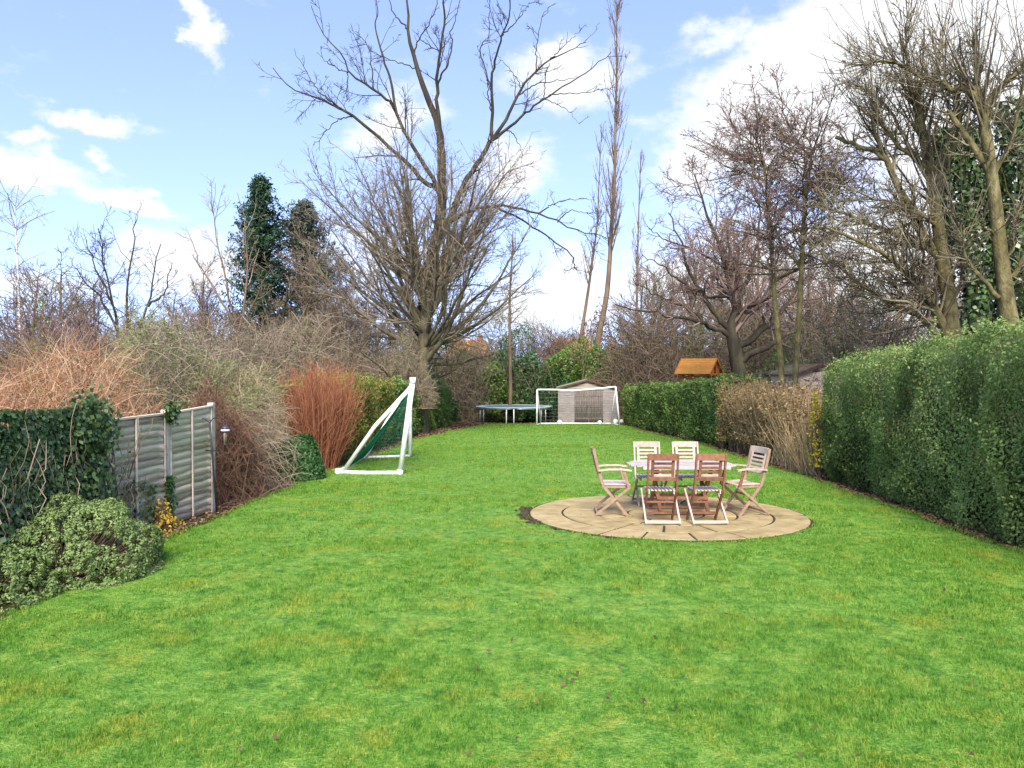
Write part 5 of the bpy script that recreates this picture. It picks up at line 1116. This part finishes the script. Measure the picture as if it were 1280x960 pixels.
def hedge(name, label, pts, zt, depth, side, n, size, mat, seed, shag=.10, core=b_dark, mixm=None, topn=.22, asp=.5, gapk=0, endn=900, sub=0):
    """pts: foot line (x, y) of the lawn face; zt: top height along it; side: +1 hedge lies towards +x"""
    rng = np.random.default_rng(seed); pts = np.array(pts, float); seg = np.r_[0, np.cumsum(np.hypot(*np.diff(pts, axis=0).T))]; Lt = seg[-1]
    t = thing(name, label, 'hedge', (pts[:, 0].mean()+side*depth/2, pts[:, 1].mean(), gz(pts[:, 1].mean())))
    def at(s): return np.stack([np.interp(s, seg, pts[:, 0]), np.interp(s, seg, pts[:, 1])], -1), np.interp(s, seg, zt)
    nz, nf = Noise(seed, 1.5), Noise(seed+1, 4.5)
    def face(m, kind):
        s = rng.uniform(0, Lt, m) if kind != 'end' else np.where(rng.uniform(0, 1, m) < .5, 0, Lt)
        b, top = at(s); g = -SLOPE*b[:, 1]
        if kind == 'front': u = np.zeros(m); v = rng.uniform(.015, 1, m); nr = np.tile([-side, 0, .15], (m, 1))
        elif kind == 'top': u = rng.uniform(0, 1, m); v = np.ones(m); nr = np.tile([0, 0, 1.], (m, 1))
        else: u = rng.uniform(0, 1, m); v = rng.uniform(.02, 1, m); nr = np.stack([s*0, np.where(s == 0, -1., 1.)*np.sign(pts[-1, 1]-pts[0, 1]), s*0], -1)
        rnd_ = .22*depth*np.clip(v-.86, 0, 1)/.14*0
        p = np.stack([b[:, 0]+side*u*depth, b[:, 1], g+(top-g)*v], -1)
        dsp = shag*(.40*nz(p)+.55*nf(p))+shag*.9*rng.normal(0, .55, m)-shag*.25
        if kind == 'front': dsp = dsp-.22*np.clip((v-.82)/.18, 0, 1)**2-.10*np.clip((.12-v)/.12, 0, 1)
        return p+nr*dsp[:, None], nr
    nt, ne = int(n*topn), endn
    A = [face(n-nt, 'front'), face(nt, 'top'), face(ne, 'end')]; pos = np.concatenate([a for a, _ in A]); nr = np.concatenate([b for _, b in A])
    if gapk: k = Noise(seed+3, 2.6)(pos) > -gapk; pos, nr = pos[k], nr[k]
    N_ = len(pos); rn = (.45+.16*Noise(seed+5, 2.2)(pos)+.14*Noise(seed+6, 7)(pos)+rng.uniform(-.28, .28, N_)).clip(0, 1)
    f = world_part('foliage', leaves(pos, nr+rng.normal(0, .45, nr.shape), size, 'foliage', rng, asp, rn), t, mat)
    ns = int(Lt*26); p0, n0_ = face(ns, 'top'); p1, n1_ = face(ns//2, 'front'); p0 = np.concatenate([p0-[0, 0, .08], p1]); n0_ = np.concatenate([n0_+[0, 0, .3], n1_*.6+[0, 0, .8]])
    Qs = polys(p0, n0_+rng.normal(0, .35, n0_.shape), rng.uniform(.10, .34, len(p0)), 4, .12, .05, rng); kk = 9; ii = np.repeat(np.arange(len(p0)), kk); ff = rng.uniform(.4, 2.99, len(ii)); jj = ff.astype(int); pl_ = Qs[ii, jj]+(Qs[ii, jj+1]-Qs[ii, jj])*(ff-jj)[:, None]
    world_part('shoots', leaves(pl_+rng.normal(0, size*.35, pl_.shape), rng.normal(size=pl_.shape)+[0, -.2, .5], size*.95, 'shoots', rng, asp, rng.uniform(.35, 1, len(pl_))), t, mat)
    # packed woody branches
    m = int(Lt*60); s = rng.uniform(0, Lt, m); b, top = at(s); g = -SLOPE*b[:, 1]
    st = np.stack([b[:, 0]+side*depth*rng.uniform(.25, .75, m), b[:, 1], g], -1)
    tg = np.stack([b[:, 0]+side*(.05+(depth-.1)*rng.uniform(0, 1, m)**1.6), b[:, 1]+rng.normal(0, .3, m), g+(top-g)*rng.uniform(.25, .95, m)], -1)
    Q = np.stack([st, st*.6+tg*.4+rng.normal(0, .05, (m, 3)), st*.25+tg*.75+rng.normal(0, .05, (m, 3)), tg], 1)
    world_part('branches', tubes([(Q, np.array([[.022, .016, .01, .005]]).repeat(m, 0), 4)], 'branches', rng), t, b_brown)
    K = 40; ss = np.linspace(.12, Lt-.12, K); b, top = at(ss); V = []  # solid dark core added inside to stop light passing through the hedge
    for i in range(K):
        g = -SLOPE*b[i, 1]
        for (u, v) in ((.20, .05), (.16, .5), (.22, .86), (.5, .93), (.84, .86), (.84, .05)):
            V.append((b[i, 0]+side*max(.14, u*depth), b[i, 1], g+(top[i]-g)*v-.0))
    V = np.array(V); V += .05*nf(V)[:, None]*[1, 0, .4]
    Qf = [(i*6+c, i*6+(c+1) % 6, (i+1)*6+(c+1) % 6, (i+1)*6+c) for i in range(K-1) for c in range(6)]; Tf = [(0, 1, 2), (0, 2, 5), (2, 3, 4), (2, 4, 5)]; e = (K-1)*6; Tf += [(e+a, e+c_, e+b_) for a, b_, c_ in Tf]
    world_part('light_block_core', npmesh('light_block_core', V, Q=Qf, T=Tf), t, core)
    return t
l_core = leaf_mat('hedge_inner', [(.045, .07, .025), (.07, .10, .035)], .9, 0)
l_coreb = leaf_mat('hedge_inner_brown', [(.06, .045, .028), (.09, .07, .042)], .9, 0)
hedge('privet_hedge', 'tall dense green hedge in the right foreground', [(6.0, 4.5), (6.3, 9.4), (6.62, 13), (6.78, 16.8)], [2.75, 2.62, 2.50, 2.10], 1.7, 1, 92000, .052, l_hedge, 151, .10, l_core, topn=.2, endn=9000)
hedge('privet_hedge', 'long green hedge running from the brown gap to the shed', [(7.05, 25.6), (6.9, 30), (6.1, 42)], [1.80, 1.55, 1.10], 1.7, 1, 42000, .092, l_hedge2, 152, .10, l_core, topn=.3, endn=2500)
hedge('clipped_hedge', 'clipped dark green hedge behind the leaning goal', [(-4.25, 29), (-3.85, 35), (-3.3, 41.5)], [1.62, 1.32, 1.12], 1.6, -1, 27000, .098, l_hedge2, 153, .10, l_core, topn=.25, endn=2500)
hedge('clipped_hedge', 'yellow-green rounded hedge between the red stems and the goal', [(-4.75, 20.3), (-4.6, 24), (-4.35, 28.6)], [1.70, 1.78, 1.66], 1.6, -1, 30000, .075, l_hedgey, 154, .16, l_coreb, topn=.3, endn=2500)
def brown_hedge():
    rng = np.random.default_rng(161); A, B = np.array([6.95, 17.6]), np.array([7.08, 25.4]); n = 1450
    t = thing('beech_hedge', 'brown dead-looking hedge section of bare twigs and straw between the green hedges', 'hedge', (7.6, 21.5, gz(21.5)))
    f = rng.uniform(0, 1, n); u = rng.uniform(0, 1, n)**1.5; b = A+(B-A)*f[:, None]; st = np.stack([b[:, 0]+.05+u*1.1, b[:, 1], -SLOPE*b[:, 1]], -1)
    hgt = np.interp(f, [0, .12, .3, 1], [1.5, 1.9, 2.15, 2.3])*rng.uniform(.72, 1.02, n)
    Q = polys(st, np.stack([rng.normal(-.02, .10, n), rng.normal(0, .16, n), np.ones(n)], -1), hgt, 5, .09, .03, rng); r = rng.uniform(.006, .013, n)[:, None]*np.linspace(1, .5, 5)[None]
    tw = spawn(Q, r, 2.4, .1, 1, 48, .22, 3, rng, .15, .02, .7, .005, lmin=.15, lmax=.6)
    world_part('stems', tubes([(Q, r, 3), (*tw, 3)], 'stems', rng), t, bark_mat('hedge_brown', [(.13, .085, .048), (.23, .16, .09), (.34, .24, .14), (.20, .15, .07)], per='rnd'))
    m = 34000; i = rng.integers(0, len(tw[0]), m); p = tw[0][i, rng.integers(1, 3, m)]+rng.normal(0, .04, (m, 3))
    world_part('foliage', leaves(p, rng.normal(size=(m, 3))+[-.8, -.3, .2], .07, 'foliage', rng, .5), t, leaf_mat('leaf_brown_hedge', [(.13, .085, .04), (.24, .165, .08), (.34, .24, .125), (.20, .17, .06)], .7, .2))
    m = 1000; y = rng.uniform(17.2, 21.0, m); w = np.exp(-((y-18.2)/1.2)**2); y = y[rng.uniform(0, 1, m) < .04+w]; m = len(y)
    st = np.stack([6.75+rng.uniform(0, .4, m), y, -SLOPE*y], -1); Q = polys(st, np.stack([rng.normal(-.03, .2, m), rng.normal(0, .22, m), np.ones(m)], -1), rng.uniform(.4, 1.45, m), 7, .08, -.02, rng)
    world_part('straw', tubes([(Q, rng.uniform(.005, .011, m)[:, None]*np.linspace(1, .4, 7)[None], 3)], 'straw', rng), t, t_straw)
brown_hedge()
for (px, d, rx, h, n, lab, lc, sd) in ((0, 0, .24, 1.95, 1300, 'yellow-leaved upright shrub at the end of the tall hedge', (6.82, 17.0), 171), (0, 0, .18, 2.2, 900, 'yellow-leaved strip where the long green hedge meets the brown hedge', (7.0, 25.5), 172), (0, 0, .55, 2.55, 1500, 'golden-topped shrub showing over the brown hedge', (8.0, 25.0), 173)):
    leafy_bush('yellow_shrub', lab, px, d, rx, h, n, .065, l_yel if sd != 173 else l_gold, sd, loc=lc, lump=.3, lift=.3)
leafy_bush('evergreen_bush', 'pale green feathery shrub rising behind the long hedge beside the play tower', 915, 30, .80, 2.75, 6500, .10, l_hedge2, 174, lump=.12, asp=.25)
for (px, d, rx, h, n, sz, mt, lab, sd) in ((756, 49, 2.3, 4.0, 9000, .17, l_green, 'bright green laurel shrub behind the shed roof', 181), (660, 50, 2.0, 3.5, 8000, .18, l_dark, 'dark evergreen shrub left of the shed', 182), (575, 50, 1.7, 4.0, 5000, .18, l_green, 'mid-green shrub between clipped hedge end and trampoline', 190), (636, 53, 2.2, 4.9, 7000, .18, l_dark, 'tall evergreen shrub behind the slim trunk', 192), (715, 52, 2.4, 4.8, 7000, .18, l_green, 'tall mid-green shrub behind the left slope of the shed roof', 193), (805, 51, 1.8, 4.4, 5000, .18, l_green, 'mid-green shrub between shed and play tower', 194), (600, 49, 1.6, 2.9, 6000, .18, l_green, 'green leafy shrub behind the left end of the trampoline', 183), (832, 49, 2.2, 3.4, 8000, .18, l_dark, 'dark evergreen shrub behind the yellow slide', 184),
                                       (545, 46, 1.3, 2.9, 5000, .16, l_dark, 'dark evergreen shrub at the end of the clipped hedge', 185), (870, 44, 1.8, 4.2, 5000, .16, l_green, 'mid-green shrub behind the play tower', 195), (1035, 36, 1.7, 3.9, 5000, .15, l_green, 'mid-green shrub behind the low dark-roofed shed', 196), (945, 39, 1.5, 3.6, 4500, .15, l_dark, 'dark evergreen shrub under the low limbs of the oak', 197), (985, 33, 1.4, 3.6, 6000, .15, l_green, 'glossy green shrub between the slender trunks', 186), (1075, 27, 1.6, 3.3, 6500, .13, l_dark, 'dark evergreen shrub rising behind the small board shed', 187), (700, 47.6, 1.5, 2.6, 5000, .17, l_dark, 'low dark shrub against the back of the shed', 188), (795, 46.5, 1.3, 2.7, 5000, .14, l_hedge2, 'soft green shrub at the far end of the long hedge', 189)):
    leafy_bush('evergreen_shrub', lab, px, d, rx, h, n, sz, mt, sd, lump=.24)
# ivy and ferny growth round the poplar bases
leafy_bush('ivy_thicket', 'brown ivy-tangled mass round the poplar bases', 758, 51.5, 1.5, 6.2, 5000, .18, l_litter, 191, lump=.3, lift=1.2)

# ------------------------------------------------------------------ grass, leaf litter
def grass():
    rng = np.random.default_rng(201); nz = Noise(202, 3.6); nb = Noise(203, 1.3); nc = Noise(204, 9.)
    PS, HT, WD = [], [], []
    for (y0, y1, n, h, w) in ((3.2, 6.5, 160000, .037, .0058), (6.5, 10, 110000, .038, .009), (10, 16, 85000, .040, .014), (16, 27, 52000, .042, .023), (27, 43.6, 32000, .045, .036)):
        y = np.sqrt(rng.uniform(y0**2, y1**2, n)) if y1 > 9 else rng.uniform(y0, y1, n); a, b = xl(y), xr(y); lim = .76*y+.5
        a = np.maximum(a, -lim); b = np.minimum(b, lim); x = a+(b-a)*rng.uniform(0, 1, n)
        k = np.hypot(x-PC[0], y-PC[1]) > PR-.005; x, y = x[k], y[k]
        q = np.stack([x, y, y*0], -1); hh = h*(.82+.15*nz(q)+.08*nb(q)+.20*nc(q)).clip(.45, 1.6)*rng.uniform(.55, 1.25, len(x))
        PS.append(np.stack([x, y, lawn_z(x, y)-.004], -1)); HT.append(hh); WD.append(np.full(len(x), w))
    p = np.concatenate(PS); h = np.concatenate(HT); w = np.concatenate(WD); n = len(p)
    th = rng.uniform(0, 6.283, n); ln = np.abs(rng.normal(0, .55, n)); ph = rng.uniform(0, 6.283, n)
    side = np.stack([np.cos(th), np.sin(th), th*0], -1)*w[:, None]*.5
    tip = p+np.stack([np.cos(ph)*ln*h, np.sin(ph)*ln*h, h/np.sqrt(1+.4*ln**2)], -1)
    V = np.stack([p-side, p+side, tip], 1)
    o = link('grass', npmesh('grass', V, T=np.arange(3*n).reshape(n, 3), rnd=np.repeat(rng.uniform(0, 1, n), 3)), None, None, MATS['grass_blade']); tag(o, 'short green grass of the lawn with mossy yellow patches', 'grass', kind='stuff')
grass()
def litter():
    rng = np.random.default_rng(211); Ps, S = [], []
    def add(x, y, s, z0=.02):
        Ps.append(np.stack([x, y, -SLOPE*y+z0+rng.uniform(0, .03, len(x))], -1)); S.append(np.full(len(x), s))
    n = 5000; y = rng.uniform(4, 17.5, n); add(xr(y)+np.abs(rng.normal(-.02, .16, n))-.06, y, .055)
    n = 2200; y = rng.uniform(17, 43, n); add(xr(y)+np.abs(rng.normal(0, .2, n))-.05, y, .08)
    n = 2600; y = rng.uniform(10, 30, n); add(xl(y)-np.abs(rng.normal(0, .22, n))+.05, y, .065)
    n = 9000; y = rng.uniform(31, 47.5, n); add(xl(y)-rng.uniform(-.15, 1, n)**1.3*2.6+.1, y, .12)
    n = 3500; y = rng.uniform(43.4, 47, n); add(rng.uniform(-4, 7, n), y, .12)
    pos = np.concatenate(Ps); s = np.concatenate(S); n = len(pos)
    o = link('fallen_leaves', leaves(pos, rng.normal(0, .35, (n, 3))+[0, 0, 1], s, 'fallen_leaves', rng, .6), None, None, l_litter); tag(o, 'brown fallen leaves along the borders and under the trampoline', 'fallen leaves', kind='stuff')
    n = 110; y = 4+rng.uniform(0, 1, n)**1.3*14; a, b = np.maximum(xl(y)+.2, -.7*y), np.minimum(xr(y)-.2, .7*y); x = a+(b-a)*rng.uniform(0, 1, n)
    extra = [P(708, 858, 1), P(716, 862, 1), P(722, 853, 1), P(704, 868, 1), P(1020, 925, 1), P(300, 955, 1), P(860, 858, 1), P(845, 900, 1)]
    ex = np.array([(1920/(2-0)*0+(q[0])*1920/((2-q[2])*FOC+HOR-486), 1920/((2-q[2])*FOC+HOR-486)) for q in extra]); x = np.r_[x, ex[:, 0]]; y = np.r_[y, ex[:, 1]]; n = len(x)
    q = np.stack([x, y, lawn_z(x, y)+.035], -1)
    o = link('scattered_leaves', leaves(q, rng.normal(0, .4, (n, 3))+[0, -.3, 1], .036, 'scattered_leaves', rng, .6, rng.uniform(0, .38, n), .5), None, None, l_litter); tag(o, 'single dark dead leaves scattered over the near lawn', 'fallen leaves', kind='stuff')
    # loose earth where the turf has come away at the patio edge
    m = 60; a = rng.uniform(R(165), R(205), m); rr = PR+np.abs(rng.normal(.05, .06, m)); x, y = PC[0]+rr*np.cos(a), PC[1]+rr*np.sin(a); V, F = [], []
    bm = bmesh.new()
    for i in range(m):
        mt = Matrix.Translation((x[i], y[i], -SLOPE*y[i]+.05)) @ Matrix.Diagonal((*rng.uniform(.02, .06, 2), rng.uniform(.015, .035), 1)); bmesh.ops.create_icosphere(bm, subdivisions=1, radius=1, matrix=mt)
    for v in bm.verts: v.co += Vector(rng.normal(0, .006, 3))
    me = bpy.data.meshes.new('loose_earth'); bm.to_mesh(me); bm.free(); o = link('loose_earth', me, None, None, m_bed); tag(o, 'clods of loose earth at the left rim of the patio', 'soil', kind='stuff')
litter()
